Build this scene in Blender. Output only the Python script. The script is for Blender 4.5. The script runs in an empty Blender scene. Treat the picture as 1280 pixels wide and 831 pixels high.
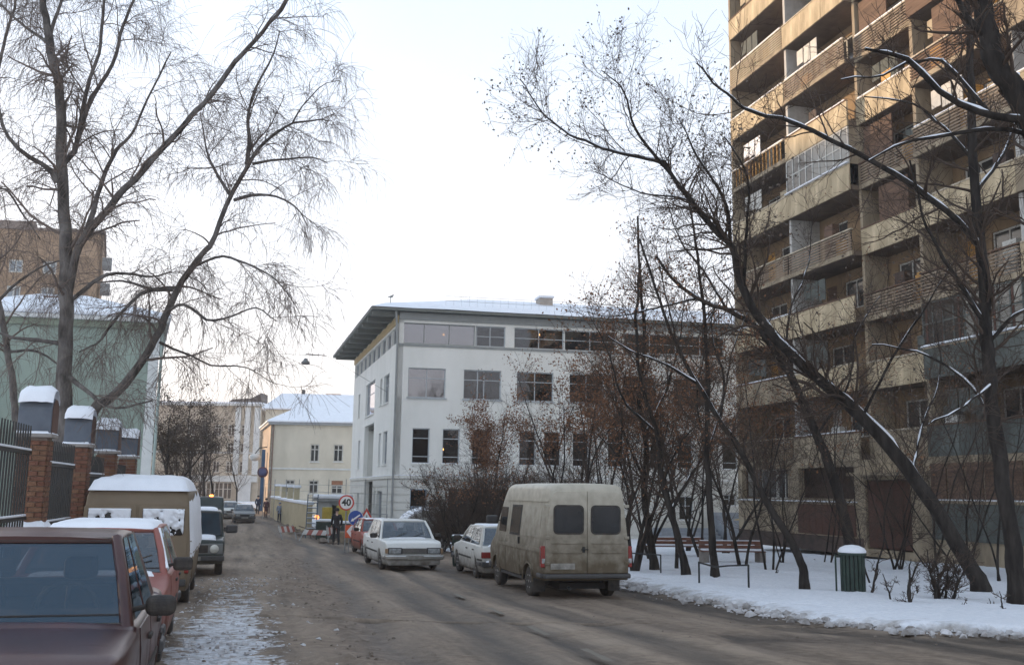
import bpy, bmesh, math, random
import numpy as np
from mathutils import Vector, Matrix
R = math.radians
random.seed(7); rng = np.random.default_rng(11)
scn = bpy.context.scene
col = scn.collection

# ---------------------------------------------------------------- camera
CAMZ = 1.7
FPX = 1244.0
PITCH = math.atan((614-415.5)/FPX); ROLL = 0.0145
cam_d = bpy.data.cameras.new('camera'); cam = bpy.data.objects.new('camera', cam_d); col.objects.link(cam)
cam_d.sensor_width = 36; cam_d.lens = FPX/1280*36; cam_d.clip_start = .05; cam_d.clip_end = 6000
CM = Matrix.Rotation(R(90)+PITCH, 4, 'X') @ Matrix.Rotation(ROLL, 4, 'Z')
cam.matrix_world = Matrix.Translation((0,0,CAMZ)) @ CM
scn.camera = cam
scn.render.resolution_x = 1024; scn.render.resolution_y = 664

# ---------------------------------------------------------------- sky, sun, exposure
SUN_EL = R(7.5); SUN_AZ = R(-50)            # azimuth from +Y towards +X: low winter sun on the left
w = bpy.data.worlds.new("World"); scn.world = w; w.use_nodes = True
nt = w.node_tree; nt.nodes.clear()
out = nt.nodes.new('ShaderNodeOutputWorld'); bg = nt.nodes.new('ShaderNodeBackground')
sky = nt.nodes.new('ShaderNodeTexSky'); sky.sky_type = 'NISHITA'; sky.sun_disc = False
sky.sun_elevation = SUN_EL; sky.sun_rotation = SUN_AZ; sky.air_density = 1.0; sky.dust_density = 3.5; sky.ozone_density = 1.5
bg.inputs[1].default_value = 0.1
# thin even winter cloud over the clear sky: mixed in by elevation, whiter low down
tc = nt.nodes.new('ShaderNodeTexCoord'); sep = nt.nodes.new('ShaderNodeSeparateXYZ')
nt.links.new(tc.outputs['Generated'], sep.inputs[0])
ramp = nt.nodes.new('ShaderNodeValToRGB')
ramp.color_ramp.elements[0].position = 0.0; ramp.color_ramp.elements[0].color = (1.0,.97,.95,1)
ramp.color_ramp.elements[1].position = 0.75; ramp.color_ramp.elements[1].color = (.54,.65,.80,1)
e = ramp.color_ramp.elements.new(.2); e.color = (.87,.90,.97,1)
e = ramp.color_ramp.elements.new(.45); e.color = (.64,.74,.90,1)
nt.links.new(sep.outputs[2], ramp.inputs[0])
cn = nt.nodes.new('ShaderNodeTexNoise'); cn.inputs['Scale'].default_value = 2.2; cn.inputs['Detail'].default_value = 5
cmr = nt.nodes.new('ShaderNodeMapRange'); cmr.inputs[1].default_value=.3; cmr.inputs[2].default_value=.7; cmr.inputs[3].default_value=11.2; cmr.inputs[4].default_value=12.6
nt.links.new(tc.outputs['Generated'], cn.inputs['Vector']); nt.links.new(cn.outputs[0], cmr.inputs[0])
sc = nt.nodes.new('ShaderNodeVectorMath'); sc.operation = 'SCALE'
nt.links.new(ramp.outputs[0], sc.inputs[0]); nt.links.new(cmr.outputs[0], sc.inputs['Scale'])
mx = nt.nodes.new('ShaderNodeMix'); mx.data_type = 'RGBA'; mx.inputs[0].default_value = .86
nt.links.new(sky.outputs[0], mx.inputs[6]); nt.links.new(sc.outputs[0], mx.inputs[7])
nt.links.new(mx.outputs[2], bg.inputs[0]); nt.links.new(bg.outputs[0], out.inputs[0])
sd = bpy.data.lights.new('sun', 'SUN'); sd.energy = 4.8; sd.angle = R(1.0); sd.color = (1,.69,.40)
sun = bpy.data.objects.new('sun', sd); col.objects.link(sun)
sdir = Vector((math.sin(SUN_AZ)*math.cos(SUN_EL), math.cos(SUN_AZ)*math.cos(SUN_EL), math.sin(SUN_EL)))
sun.rotation_euler = sdir.to_track_quat('Z','Y').to_euler(); sun.location = (-20,0,40)
scn.view_settings.view_transform = 'Standard'; scn.view_settings.look = 'None'
scn.view_settings.exposure = 0.45; scn.view_settings.gamma = 1
scn.render.engine = 'CYCLES'
scn.cycles.max_bounces = 6; scn.cycles.transparent_max_bounces = 8; scn.cycles.diffuse_bounces = 3

# ---------------------------------------------------------------- measuring helpers
def ray(px, py):
    d = CM.to_3x3() @ Vector(((px-640)/FPX, -(py-415.5)/FPX, -1))
    return d
def P(px, py, Y):
    d = ray(px, py); return Vector((0,0,CAMZ)) + d*(Y/d.y)
GY = [-60,4,8,13,18,22,33,57,75,95,113,130,170,400,4000]
GZ = [0,0,-.02,-.2,-.4,-.5,-.7,-1.25,-1.15,-.9,-.75,-.55,-.3,-.3,-.3]
def gz(y):
    # smoothed piecewise profile of the street, which dips and climbs again
    y = np.asarray(y, float); s = 0
    for o in (-2.,-1.,0.,1.,2.): s = s + np.interp(y+o*np.clip(y/14,.5,6), GY, GZ)
    return s/5
def gzf(y): return float(gz(y))
def ghit(px, py, dz=0):
    Y = 20.
    lo, hi = 2., 400.
    for _ in range(60):
        Y = (lo+hi)/2
        if P(px,py,Y).z > gzf(Y)+dz: lo = Y
        else: hi = Y
    p = P(px,py,Y); return p
class Frame:
    """a wall plane: a runs along it, b up, d into the wall"""
    def __init__(s, o, a, n): s.o=Vector(o); s.a=Vector((a[0],a[1],0)).normalized(); s.n=Vector((n[0],n[1],0)).normalized()
    def __call__(s, a, b, d=0): return s.o + s.a*a + s.n*d + Vector((0,0,b))
    def pix(s, px, py):
        d = ray(px,py); c = Vector((0,0,CAMZ)); nn = Vector((-s.a.y, s.a.x, 0))
        t = (s.o-c).dot(nn)/d.dot(nn); q = c+d*t-s.o
        return q.dot(s.a), q.z

# value noise
_lat = rng.random((256,256))
def vnoise(x, y):
    xi = np.floor(x).astype(int); yi = np.floor(y).astype(int); fx = x-xi; fy = y-yi
    fx = fx*fx*(3-2*fx); fy = fy*fy*(3-2*fy)
    g = lambda a,b: _lat[a&255, b&255]
    return (g(xi,yi)*(1-fx)+g(xi+1,yi)*fx)*(1-fy) + (g(xi,yi+1)*(1-fx)+g(xi+1,yi+1)*fx)*fy
def fbm(x, y, s=1., o=4):
    r = 0; a = .5; x = np.asarray(x,float)*s+31.7; y = np.asarray(y,float)*s+17.3
    for k in range(o): r = r + a*vnoise(x*2**k+k*13.1, y*2**k+k*7.7); a *= .5
    return r/(1-.5**o)

# ---------------------------------------------------------------- materials
MATS = {}
def mat(name, c, rough=.75, var=.18, scale=3., bump=.15, bscale=30., c2=None, metal=0., spec=.4, dirt=None, dirt_h=.9, streak=1., emit=None, stretch=None):
    if name in MATS: return MATS[name]
    m = bpy.data.materials.new(name); m.use_nodes = True; t = m.node_tree; N = t.nodes; L = t.links
    b = N['Principled BSDF']; b.inputs['Roughness'].default_value = rough; b.inputs['Metallic'].default_value = metal
    b.inputs['Specular IOR Level'].default_value = spec
    co = N.new('ShaderNodeTexCoord'); src = co.outputs['Object']
    mp = N.new('ShaderNodeMapping'); mp.inputs['Scale'].default_value = stretch or (1,1,1./streak)
    L.new(src, mp.inputs[0])
    n1 = N.new('ShaderNodeTexNoise'); n1.inputs['Scale'].default_value = scale; n1.inputs['Detail'].default_value = 6; n1.inputs['Roughness'].default_value=.6
    L.new(mp.outputs[0], n1.inputs['Vector'])
    mr = N.new('ShaderNodeMapRange'); mr.inputs[1].default_value=.3; mr.inputs[2].default_value=.7; L.new(n1.outputs[0], mr.inputs[0])
    mix = N.new('ShaderNodeMix'); mix.data_type='RGBA'
    a = [x*(1-var) for x in c]; d = c2 if c2 else [min(1,x*(1+var)) for x in c]
    mix.inputs[6].default_value = (*a,1); mix.inputs[7].default_value = (*d,1)
    L.new(mr.outputs[0], mix.inputs[0]); res = mix.outputs[2]
    if dirt:
        sp = N.new('ShaderNodeSeparateXYZ'); L.new(co.outputs['Object'], sp.inputs[0])
        r2 = N.new('ShaderNodeMapRange'); r2.inputs[1].default_value=0.; r2.inputs[2].default_value=dirt_h; r2.inputs[3].default_value=1.15; r2.inputs[4].default_value=.0
        L.new(sp.outputs[2], r2.inputs[0])
        n3 = N.new('ShaderNodeTexNoise'); n3.inputs['Scale'].default_value = 5; n3.inputs['Detail'].default_value=8; L.new(co.outputs['Object'], n3.inputs['Vector'])
        ad = N.new('ShaderNodeMath'); ad.operation='MULTIPLY_ADD'; L.new(n3.outputs[0], ad.inputs[0]); ad.inputs[1].default_value=.7; 
        sb = N.new('ShaderNodeMath'); sb.operation='ADD'; L.new(r2.outputs[0], sb.inputs[0]); sb.inputs[1].default_value=-.32; L.new(sb.outputs[0], ad.inputs[2])
        cl = N.new('ShaderNodeMapRange'); cl.inputs[1].default_value=.1; cl.inputs[2].default_value=.9; L.new(ad.outputs[0], cl.inputs[0])
        m2 = N.new('ShaderNodeMix'); m2.data_type='RGBA'; m2.inputs[7].default_value=(*dirt,1)
        L.new(cl.outputs[0], m2.inputs[0]); L.new(res, m2.inputs[6]); res = m2.outputs[2]
        rr = N.new('ShaderNodeMapRange'); rr.inputs[3].default_value=rough; rr.inputs[4].default_value=.85; L.new(cl.outputs[0], rr.inputs[0]); L.new(rr.outputs[0], b.inputs['Roughness'])
    L.new(res, b.inputs['Base Color'])
    if bump:
        n2 = N.new('ShaderNodeTexNoise'); n2.inputs['Scale'].default_value = bscale; n2.inputs['Detail'].default_value=5; L.new(mp.outputs[0], n2.inputs['Vector'])
        bp = N.new('ShaderNodeBump'); bp.inputs['Strength'].default_value=bump; bp.inputs['Distance'].default_value=.02; L.new(n2.outputs[0], bp.inputs['Height']); L.new(bp.outputs[0], b.inputs['Normal'])
    if emit:
        b.inputs['Emission Color'].default_value=(*emit[0],1); b.inputs['Emission Strength'].default_value=emit[1]
    MATS[name] = m; return m
def glass(name, tint, refl, trans):
    if name in MATS: return MATS[name]
    m = bpy.data.materials.new(name); m.use_nodes=True; t=m.node_tree; N=t.nodes; L=t.links; N.clear()
    o=N.new('ShaderNodeOutputMaterial'); tr=N.new('ShaderNodeBsdfTransparent'); tr.inputs[0].default_value=(*[trans]*3,1)
    gl=N.new('ShaderNodeBsdfGlossy'); gl.inputs['Roughness'].default_value=.03; gl.inputs[0].default_value=(*tint,1)
    lw=N.new('ShaderNodeLayerWeight'); lw.inputs[0].default_value=.5; pw=N.new('ShaderNodeMath'); pw.operation='POWER'; pw.inputs[1].default_value=4.; L.new(lw.outputs['Facing'],pw.inputs[0])
    ad=N.new('ShaderNodeMath'); ad.operation='ADD'; ad.use_clamp=True; ad.inputs[1].default_value=refl+.04; L.new(pw.outputs[0],ad.inputs[0])
    co=N.new('ShaderNodeTexCoord'); ns=N.new('ShaderNodeTexNoise'); ns.inputs['Scale'].default_value=.8; L.new(co.outputs['Object'],ns.inputs['Vector'])
    bp=N.new('ShaderNodeBump'); bp.inputs['Strength'].default_value=.06; bp.inputs['Distance'].default_value=.1; L.new(ns.outputs[0],bp.inputs['Height']); L.new(bp.outputs[0],gl.inputs['Normal'])
    mx=N.new('ShaderNodeMixShader'); L.new(ad.outputs[0],mx.inputs[0]); L.new(tr.outputs[0],mx.inputs[1]); L.new(gl.outputs[0],mx.inputs[2]); L.new(mx.outputs[0],o.inputs[0])
    MATS[name]=m; return m
SNOW = mat('snow',(.78,.81,.86),.6,.05,2.,.5,14.,spec=.3)
DSNOW = mat('dirty_snow',(.26,.235,.21),.85,.3,1.8,.6,10.,c2=(.62,.62,.64))
CAR_GLASS = glass('car_window_glass',(.75,.85,.95),.07,.5); BLUE_GLASS = glass('bluish_windscreen_glass',(.42,.60,.78),.07,.34)
SEATM = mat('dark_seat_fabric',(.03,.03,.033),.9,.3,6.,.2)
BLACK = mat('black_rubber',(.018,.018,.02),.75,.2,8.,.2,60., c2=(.06,.052,.045))
UNDER = mat('underbody',(.012,.012,.013),.9,.1,8.,0)
IRON = mat('black_iron',(.014,.017,.018),.55,.2,8.,.1)
CGLASS = None
DGLASS = mat('dark_car_glass',(.008,.009,.010),.09,.2,.9,0, spec=.35, c2=(.022,.024,.026))
BGLASS = mat('bluish_car_glass',(.004,.014,.024),.07,.3,1.6,.5,1.1, spec=.45, c2=(.018,.042,.062))
CHROME = mat('dull_chrome',(.45,.45,.44),.3,.15,6.,0,metal=.9)
PLASTIC = mat('grey_plastic',(.05,.05,.052),.55,.2,6.,.1)
BARK_D = mat('dark_bark',(.016,.014,.013),.95,.45,7.,1.,28.,streak=5., c2=(.052,.045,.04),spec=.15)
TWIG_D = mat('dark_twig',(.060,.041,.030),.9,.25,2.,0)
BARK_B = mat('birch_bark',(.05,.045,.042),.9,.5,5.,1.,26.,streak=2.5,c2=(.19,.175,.165),spec=.2)
TWIG_B = mat('haze_pale_birch_twig',(.15,.12,.105),.9,.2,2.,0)  # paled to put haze and sky glow into the twig colour
LEAF_R = mat('dry_russet_leaf',(.13,.055,.025),.8,.35,3.,0,c2=(.30,.14,.065))
LEAF_G = mat('dry_grey_seed',(.12,.095,.075),.8,.3,3.,0)
CONC = mat('concrete_panel',(.33,.255,.155),.88,.22,1.9,.25,40.,c2=(.62,.51,.34),streak=4.)

# ---------------------------------------------------------------- mesh builder
class MB:
    def __init__(s): s.v=[]; s.f=[]; s.mi=[]; s.sm=[]
    def add(s, vs, fs, mi=0, sm=False):
        o=len(s.v); s.v += [tuple(q) for q in vs]
        for f in fs: s.f.append(tuple(i+o for i in f)); s.mi.append(mi); s.sm.append(sm)
    def box(s, x0,x1,y0,y1,z0,z1, mi=0, m=None):
        c=[(x,y,z) for z in (z0,z1) for y in (y0,y1) for x in (x0,x1)]
        if m is not None:
            c=[m@Vector(q) for q in c] if isinstance(m,Matrix) else [m(*q) for q in c]
        s.add(c,[(0,2,3,1),(4,5,7,6),(0,1,5,4),(2,6,7,3),(0,4,6,2),(1,3,7,5)],mi)
    def wbox(s, F, a0,a1,b0,b1,d0,d1, mi=0):
        s.box(a0,a1,d0,d1,b0,b1,mi,lambda a,d,b:F(a,b,d))
    def prism(s, poly, x0, x1, axis='x', mi=0, m=None):
        n=len(poly)
        def q(p,h):
            v = {'x':(h,p[0],p[1]),'y':(p[0],h,p[1]),'z':(p[0],p[1],h)}[axis]
            return m@Vector(v) if m is not None else v
        vs=[q(p,x0) for p in poly]+[q(p,x1) for p in poly]
        fs=[(i,(i+1)%n,n+(i+1)%n,n+i) for i in range(n)]+[tuple(range(n))[::-1],tuple(range(n,2*n))]
        s.add(vs,fs,mi)
    def loft(s, rings, mi=0, caps=True, closed=True, sm=True):
        n=len(rings[0]); vs=[p for r in rings for p in r]; fs=[]
        for i in range(len(rings)-1):
            for j in range(n if closed else n-1):
                k=(j+1)%n; fs.append((i*n+j,i*n+k,(i+1)*n+k,(i+1)*n+j))
        s.add(vs,fs,mi,sm)
        if caps: s.add(rings[0],[tuple(range(n))[::-1]],mi); s.add(rings[-1],[tuple(range(n))],mi)
    def tube(s, pts, r, n=8, mi=0, caps=True):
        pts=[Vector(p) for p in pts]; rr=r if isinstance(r,(list,tuple)) else [r]*len(pts); rings=[]
        for i,p in enumerate(pts):
            t=(pts[min(i+1,len(pts)-1)]-pts[max(i-1,0)]).normalized()
            ref=Vector((0,0,1)) if abs(t.z)<.9 else Vector((1,0,0))
            u=t.cross(ref).normalized(); v=t.cross(u)
            rings.append([p+(u*math.cos(2*math.pi*k/n)+v*math.sin(2*math.pi*k/n))*rr[i] for k in range(n)])
        s.loft(rings,mi,caps)
    def lathe(s, prof, n=20, mi=0, m=None, axis='z', sm=True):
        rings=[]
        for r,h in prof:
            ring=[]
            for k in range(n):
                a=2*math.pi*k/n
                v=Vector((r*math.cos(a),r*math.sin(a),h)) if axis=='z' else Vector((r*math.cos(a),h,r*math.sin(a)))
                ring.append(m@v if m is not None else v)
            rings.append(ring)
        s.loft(rings,mi,True,True,sm)
    def grid(s, pts, nu, nv, mi=0, sm=True):
        s.add(pts,[(i*nv+j,i*nv+j+1,(i+1)*nv+j+1,(i+1)*nv+j) for i in range(nu-1) for j in range(nv-1)],mi,sm)
    def mesh(s, name, mats):
        me=bpy.data.meshes.new(name); me.from_pydata(s.v,[],s.f)
        for m in (mats if isinstance(mats,(list,tuple)) else [mats]): me.materials.append(m)
        me.polygons.foreach_set('material_index',s.mi); me.polygons.foreach_set('use_smooth',s.sm); me.update(); return me
    def build(s, name, mats, parent=None, bevel=0, loc=None, rz=None, recalc=False):
        me=s.mesh(name,mats)
        if recalc:
            bm=bmesh.new(); bm.from_mesh(me); bmesh.ops.remove_doubles(bm,verts=bm.verts,dist=1e-5); bmesh.ops.recalc_face_normals(bm,faces=bm.faces); bm.to_mesh(me); bm.free()
        return inst(name,me,parent,loc,rz,bevel)
def inst(name, me, parent=None, loc=None, rz=None, bevel=0):
    o=bpy.data.objects.new(name,me); col.objects.link(o)
    if parent: o.parent=parent
    if loc is not None: o.location=loc
    if rz is not None: o.rotation_euler.z=rz
    if bevel:
        b=o.modifiers.new('bevel','BEVEL'); b.width=bevel; b.segments=2; b.limit_method='ANGLE'; b.angle_limit=R(40)
    return o
def tag(o, label, cat, group=None, kind=None):
    if label: o['label']=label
    if cat: o['category']=cat
    if group: o['group']=group
    if kind: o['kind']=kind
    return o
def thing(name, label, cat, loc=(0,0,0), rz=0, group=None):
    o=bpy.data.objects.new(name,None); col.objects.link(o); o.location=loc; o.rotation_euler=(0,0,rz); o.empty_display_size=.2
    return tag(o,label,cat,group)
def struct(o, label=None):
    o['kind']='structure'
    if label: o['label']=label
    return o
def copy_tree(o, parent=None):
    c=o.copy(); col.objects.link(c); c.parent=parent
    for ch in list(o.children): copy_tree(ch,c)
    return c
def np_mesh(name, V, Q, mats, smooth=True, mi=None):
    me=bpy.data.meshes.new(name); V=np.asarray(V,np.float32); Q=np.asarray(Q,np.int32); k=Q.shape[1]
    me.vertices.add(len(V)); me.vertices.foreach_set('co',V.ravel())
    me.loops.add(Q.size); me.loops.foreach_set('vertex_index',Q.ravel())
    me.polygons.add(len(Q)); me.polygons.foreach_set('loop_start',np.arange(0,Q.size,k,dtype=np.int32)); me.polygons.foreach_set('loop_total',np.full(len(Q),k,np.int32))
    me.polygons.foreach_set('use_smooth',np.full(len(Q),smooth))
    for m in (mats if isinstance(mats,(list,tuple)) else [mats]): me.materials.append(m)
    me.update(calc_edges=True); me.validate(); return me
def rrect(w, h, r, cx=0, cy=0, n=4):
    p=[]
    for (sx,sy,a0) in ((1,1,0),(-1,1,90),(-1,-1,180),(1,-1,270)):
        for k in range(n+1):
            a=R(a0+90*k/n); p.append((cx+sx*(w/2-r)+r*math.cos(a), cy+sy*(h/2-r)+r*math.sin(a)))
    return p
def wall(mb, F, a0,a1,b0,b1, holes=(), th=.3, mi=0, mir=None, back=True):
    """a wall of the given thickness with real rectangular openings"""
    hs=[(max(a0,h[0]),min(a1,h[1]),max(b0,h[2]),min(b1,h[3])) for h in holes if h[0]<a1 and h[1]>a0 and h[2]<b1 and h[3]>b0]
    A=sorted({a0,a1,*[h[0] for h in hs],*[h[1] for h in hs]}); B=sorted({b0,b1,*[h[2] for h in hs],*[h[3] for h in hs]})
    mir=mi if mir is None else mir
    for i in range(len(A)-1):
        for j in range(len(B)-1):
            ca=(A[i]+A[i+1])/2; cb=(B[j]+B[j+1])/2
            if any(h[0]<ca<h[1] and h[2]<cb<h[3] for h in hs): continue
            for d in ((0,th) if back else (0,)):
                mb.add([F(A[i],B[j],d),F(A[i+1],B[j],d),F(A[i+1],B[j+1],d),F(A[i],B[j+1],d)],[(0,1,2,3)],mi)
    for (p,q,r,s_) in list(hs)+[(a0,a1,b0,b1)]:
        for (x0,y0,x1,y1) in ((p,r,q,r),(q,r,q,s_),(q,s_,p,s_),(p,s_,p,r)):
            mb.add([F(x0,y0,0),F(x1,y1,0),F(x1,y1,th),F(x0,y0,th)],[(0,1,2,3)],mir)
def window(root, F, a0,a1,b0,b1, d=.14, fm=None, gm=None, mull=(.5,), trans=(.66,), fw=.06, sill=None, name='window', snow=False):
    f=MB()
    f.wbox(F,a0,a0+fw,b0,b1,d,d+.07); f.wbox(F,a1-fw,a1,b0,b1,d,d+.07); f.wbox(F,a0+fw,a1-fw,b0,b0+fw,d,d+.07); f.wbox(F,a0+fw,a1-fw,b1-fw,b1,d,d+.07)
    for q in mull:
        a=a0+(a1-a0)*q; f.wbox(F,a-fw/2,a+fw/2,b0+fw,b1-fw,d+.004,d+.066)
    for q in trans:
        b=b0+(b1-b0)*q; f.wbox(F,a0+fw,a1-fw,b-fw/2.4,b+fw/2.4,d+.008,d+.06)
    o=f.build(name,fm,root)
    ms=[0,*mull,1]
    for i in range(len(ms)-1):
        g=MB(); g.wbox(F,a0+(a1-a0)*ms[i]+.01,a0+(a1-a0)*ms[i+1]-.01,b0+.02,b1-.02,d+.03,d+.04); g.build('pane',gm,o)
    if sill is not None:
        s_=MB(); s_.wbox(F,a0-.08,a1+.08,b0-.07,b0+.004,-.10,d-.003); s_.build('sill',sill,o)
    if snow:
        s_=MB(); s_.wbox(F,a0-.05,a1+.05,b0+.006,b0+.05,-.09,d-.02); s_.build('snow',SNOW,o,bevel=.015)
    return o
# ================================================================ THE GROUND AND THE STREET
rE_px=[(640,704),(700,708),(785,719),(900,745),(1030,774),(1150,786),(1280,786)]
def xl(y):   # left edge of the roadway (foot of the fence line)
    return np.interp(y,[-40,15.2,57,75,95,130,170,400],[6.6,-6.6,-16.9,-22.,-30.,-43.,-58.,-150.])
def xr(y):   # right edge of the roadway
    return np.interp(y,[-40,14.6,15.6,19.8,25.7,33,45,57,75,95,130,170,400],[60,60,5.2,4.2,2.9,.9,-3.6,-8.6,-15.,-22.,-34.,-48.,-140.])
def base_attr(me, vals, name):
    at=me.attributes.new(name,'FLOAT','POINT'); at.data.foreach_set('value',np.asarray(vals,np.float32).ravel())
def sheet(name, X, Y, Z, m):
    nu,nv=X.shape; V=np.stack([X,Y,Z],-1).reshape(-1,3)
    i,j=np.meshgrid(np.arange(nu-1),np.arange(nv-1),indexing='ij'); a=(i*nv+j).ravel()
    return np_mesh(name,V,np.stack([a,a+nv,a+nv+1,a+1],1),m)
def node_ground(name, kind):
    m=bpy.data.materials.new(name); m.use_nodes=True; t=m.node_tree; N=t.nodes; L=t.links; b=N['Principled BSDF']
    geo=N.new('ShaderNodeNewGeometry'); mp=N.new('ShaderNodeMapping'); mp.vector_type='POINT'; mp.inputs['Rotation'].default_value=(0,0,R(-15.5))
    L.new(geo.outputs['Position'],mp.inputs[0])
    def noise(s,sc=(1,1,1),d=8,r=.62,off=(0,0,0)):
        q=N.new('ShaderNodeMapping'); q.inputs['Scale'].default_value=sc; q.inputs['Location'].default_value=off; L.new(mp.outputs[0],q.inputs[0])
        n=N.new('ShaderNodeTexNoise'); n.inputs['Scale'].default_value=s; n.inputs['Detail'].default_value=d; n.inputs['Roughness'].default_value=r; L.new(q.outputs[0],n.inputs['Vector']); return n.outputs[0]
    def mr(x,a,bb,c=0.,d=1.):
        q=N.new('ShaderNodeMapRange'); q.inputs[1].default_value=a; q.inputs[2].default_value=bb; q.inputs[3].default_value=c; q.inputs[4].default_value=d; L.new(x,q.inputs[0]); return q.outputs[0]
    def mix(f,a,bb):
        q=N.new('ShaderNodeMix'); q.data_type='RGBA'; L.new(f,q.inputs[0])
        for k,v in ((6,a),(7,bb)):
            if isinstance(v,tuple): q.inputs[k].default_value=(*v,1)
            else: L.new(v,q.inputs[k])
        return q.outputs[2]
    def mth(op,a,bb):
        q=N.new('ShaderNodeMath'); q.operation=op
        for k,v in ((0,a),(1,bb)):
            if isinstance(v,(int,float)): q.inputs[k].default_value=v
            else: L.new(v,q.inputs[k])
        return q.outputs[0]
    def attr(nm):
        q=N.new('ShaderNodeAttribute'); q.attribute_name=nm; return q.outputs['Fac']
    if kind=='road':
        streak=noise(1.0,(1.7,.10,1)); fine=noise(7.); mid=noise(.9); spk=noise(38.,d=3)
        c=mix(mr(streak,.38,.60),(.105,.085,.07),(.33,.265,.205))
        c=mix(mr(mid,.35,.7),c,mix(mr(fine,.38,.62),(.15,.112,.082),(.30,.235,.175)))
        c=mix(mth('MULTIPLY',mr(spk,.6,.85),.35),c,(.12,.095,.075))
        # wheel tracks worn to the wet asphalt
        wet=mth('MULTIPLY',attr('wet'),mr(noise(2.2,(1,.12,1)),.25,.58,.3,1.))
        c=mix(wet,c,(.042,.037,.033))
        brown=mth('MULTIPLY',attr('brown'),mr(fine,.3,.7,.4,1.)); c=mix(brown,c,mix(mr(noise(5.,off=(3,1,0)),.35,.65),(.085,.06,.045),(.26,.205,.16)))
        sn=mth('ADD',attr('snow'),mth('MULTIPLY',mth('SUBTRACT',noise(2.6,d=10,r=.7),.5),2.0)); snf=mr(sn,.47,.60,0.,.93)
        c=mix(snf,c,mix(mr(noise(9.),.3,.6),(.26,.245,.23),(.66,.69,.74)))
        L.new(c,b.inputs['Base Color'])
        rg=mr(wet,0,1,.85,.6); L.new(rg,b.inputs['Roughness']); b.inputs['Specular IOR Level'].default_value=.3
        h=mth('ADD',mth('MULTIPLY',fine,.5),mth('ADD',mth('MULTIPLY',spk,.25),mth('MULTIPLY',streak,.35)))
    else:
        n=noise(1.3); f=noise(9.)
        dk=mth('ADD',attr('dirt'),mth('MULTIPLY',mth('SUBTRACT',noise(1.8,d=10,r=.7),.5),1.6))
        c=mix(mr(f,.3,.7),(.66,.70,.76),(.80,.82,.86)); c=mix(mr(dk,.35,.85),c,mix(mr(f,.35,.65),(.20,.17,.14),(.42,.40,.38)))
        L.new(c,b.inputs['Base Color']); b.inputs['Roughness'].default_value=.75; b.inputs['Specular IOR Level'].default_value=.25
        h=mth('ADD',n,mth('MULTIPLY',f,.5))
    bp=N.new('ShaderNodeBump'); bp.inputs['Strength'].default_value=.95; bp.inputs['Distance'].default_value=.09; L.new(h,bp.inputs['Height']); L.new(bp.outputs[0],b.inputs['Normal'])
    return m
M_ROAD=node_ground('slushy_road','road'); M_GRD=node_ground('snowy_ground','snow')

# the open ground out to the horizon
xs=np.concatenate([-np.geomspace(2500,60,14),np.linspace(-56,56,57),np.geomspace(60,2500,14)]); ys=np.concatenate([[-200,-60,-30],np.arange(-20,180,3.),np.geomspace(185,3500,18)])
X,Y=np.meshgrid(xs,ys,indexing='ij'); Z=gz(Y)-.17+.03*fbm(X,Y,.3)
me=sheet('ground',X,Y,Z,M_GRD); base_attr(me,np.full(X.size,.3),'dirt'); struct(inst('ground',me))

# the roadway: u across, v along
ya=np.concatenate([[-40,-25,-12,-4,1],np.arange(3,36,.14),np.arange(36,70,.4),np.arange(70,180,2.),[190,220,260,320]])
yb=(ya[:,None]+np.zeros((1,190)))
u=np.linspace(0,1,190)[None,:]
L_=xl(ya)[:,None]; Rr=np.where(ya<16.2,12.,xr(ya)+.35)[:,None]; Rr=np.maximum(Rr,0*Rr+L_+6)
# the snow bank edge is irregular: sheet runs underneath it
X=L_+(Rr-L_)*u; Yg=yb
dl=X-L_; drt=(np.interp(Yg,[3,14.6,15.6,19.8,25.7,33,45,57,75,95,130],[9,6.5,5.2,4.2,2.9,.9,-3.6,-8.6,-15.,-22.,-34.]))-X
nz=fbm(X,Yg,1.1,5); nz2=fbm(X+9,Yg,4.,3)
ruts=np.zeros_like(X)
cx=dl-(4.4)   # distance from the parked-car edge on the left
tracks=np.zeros_like(X)
for c_,wd in ((4.9,.32),(6.3,.42),(7.2,.22),(8.4,.34)):
    wob=(fbm(Yg*0+c_,Yg,.12,2)-.5)*1.5; tracks=np.maximum(tracks,np.exp(-((dl-c_-wob)/wd)**2))
gut=np.exp(-((drt-.75)/.5)**2)*(Yg<27)
gut=np.maximum(gut,np.where((Yg<15.2)&(X>3),np.exp(-((15.0+(.03*(X-5))**2-Yg-.75)/.6)**2),0))
should=np.exp(-((dl-(3.35))/.75)**2)
clod=np.clip(nz2-.5,0,1)*np.exp(-((dl-3.9)/.9)**2)*.34*np.clip(nz,.3,1)
pile=.30*np.exp(-((drt-.9)/.7)**2)*np.clip((fbm(X,Yg,.5,3)-.42)*4,0,1)*((Yg>29)&(Yg<34))
pile2=.55*np.exp(-((X+15.2-(-(Yg-58))*.25)/1.3)**2)*np.exp(-((Yg-60)/7)**2)*0
edge2=.22*np.exp(-((drt-.3)/1.2)**2)*np.clip(fbm(X+3,Yg,.7,4)*1.8-.4,0,1)*(Yg>40)
Z=gz(Yg)+.045*(nz-.5)-.045*tracks-.03*gut+clod+.05*should*(nz)+pile+edge2+.05*np.clip(nz2-.55,0,1)
me=sheet('road',X,Yg,Z,M_ROAD)
snw=np.clip(np.interp(Yg,[9,14,19,24,40],[.85,.72,.5,.3,.15])*np.exp(-((dl-2.5)/.95)**2)*(Yg<60)-.7*np.exp(-((dl-3.95)/.45)**2),0,1)
snw=np.maximum(snw,.42*np.exp(-((drt+.2)/.55)**2)*(Yg>27))
base_attr(me,np.clip(snw,0,1),'snow'); base_attr(me,np.clip(tracks*.85+gut*1.0,0,1),'wet')
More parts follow.
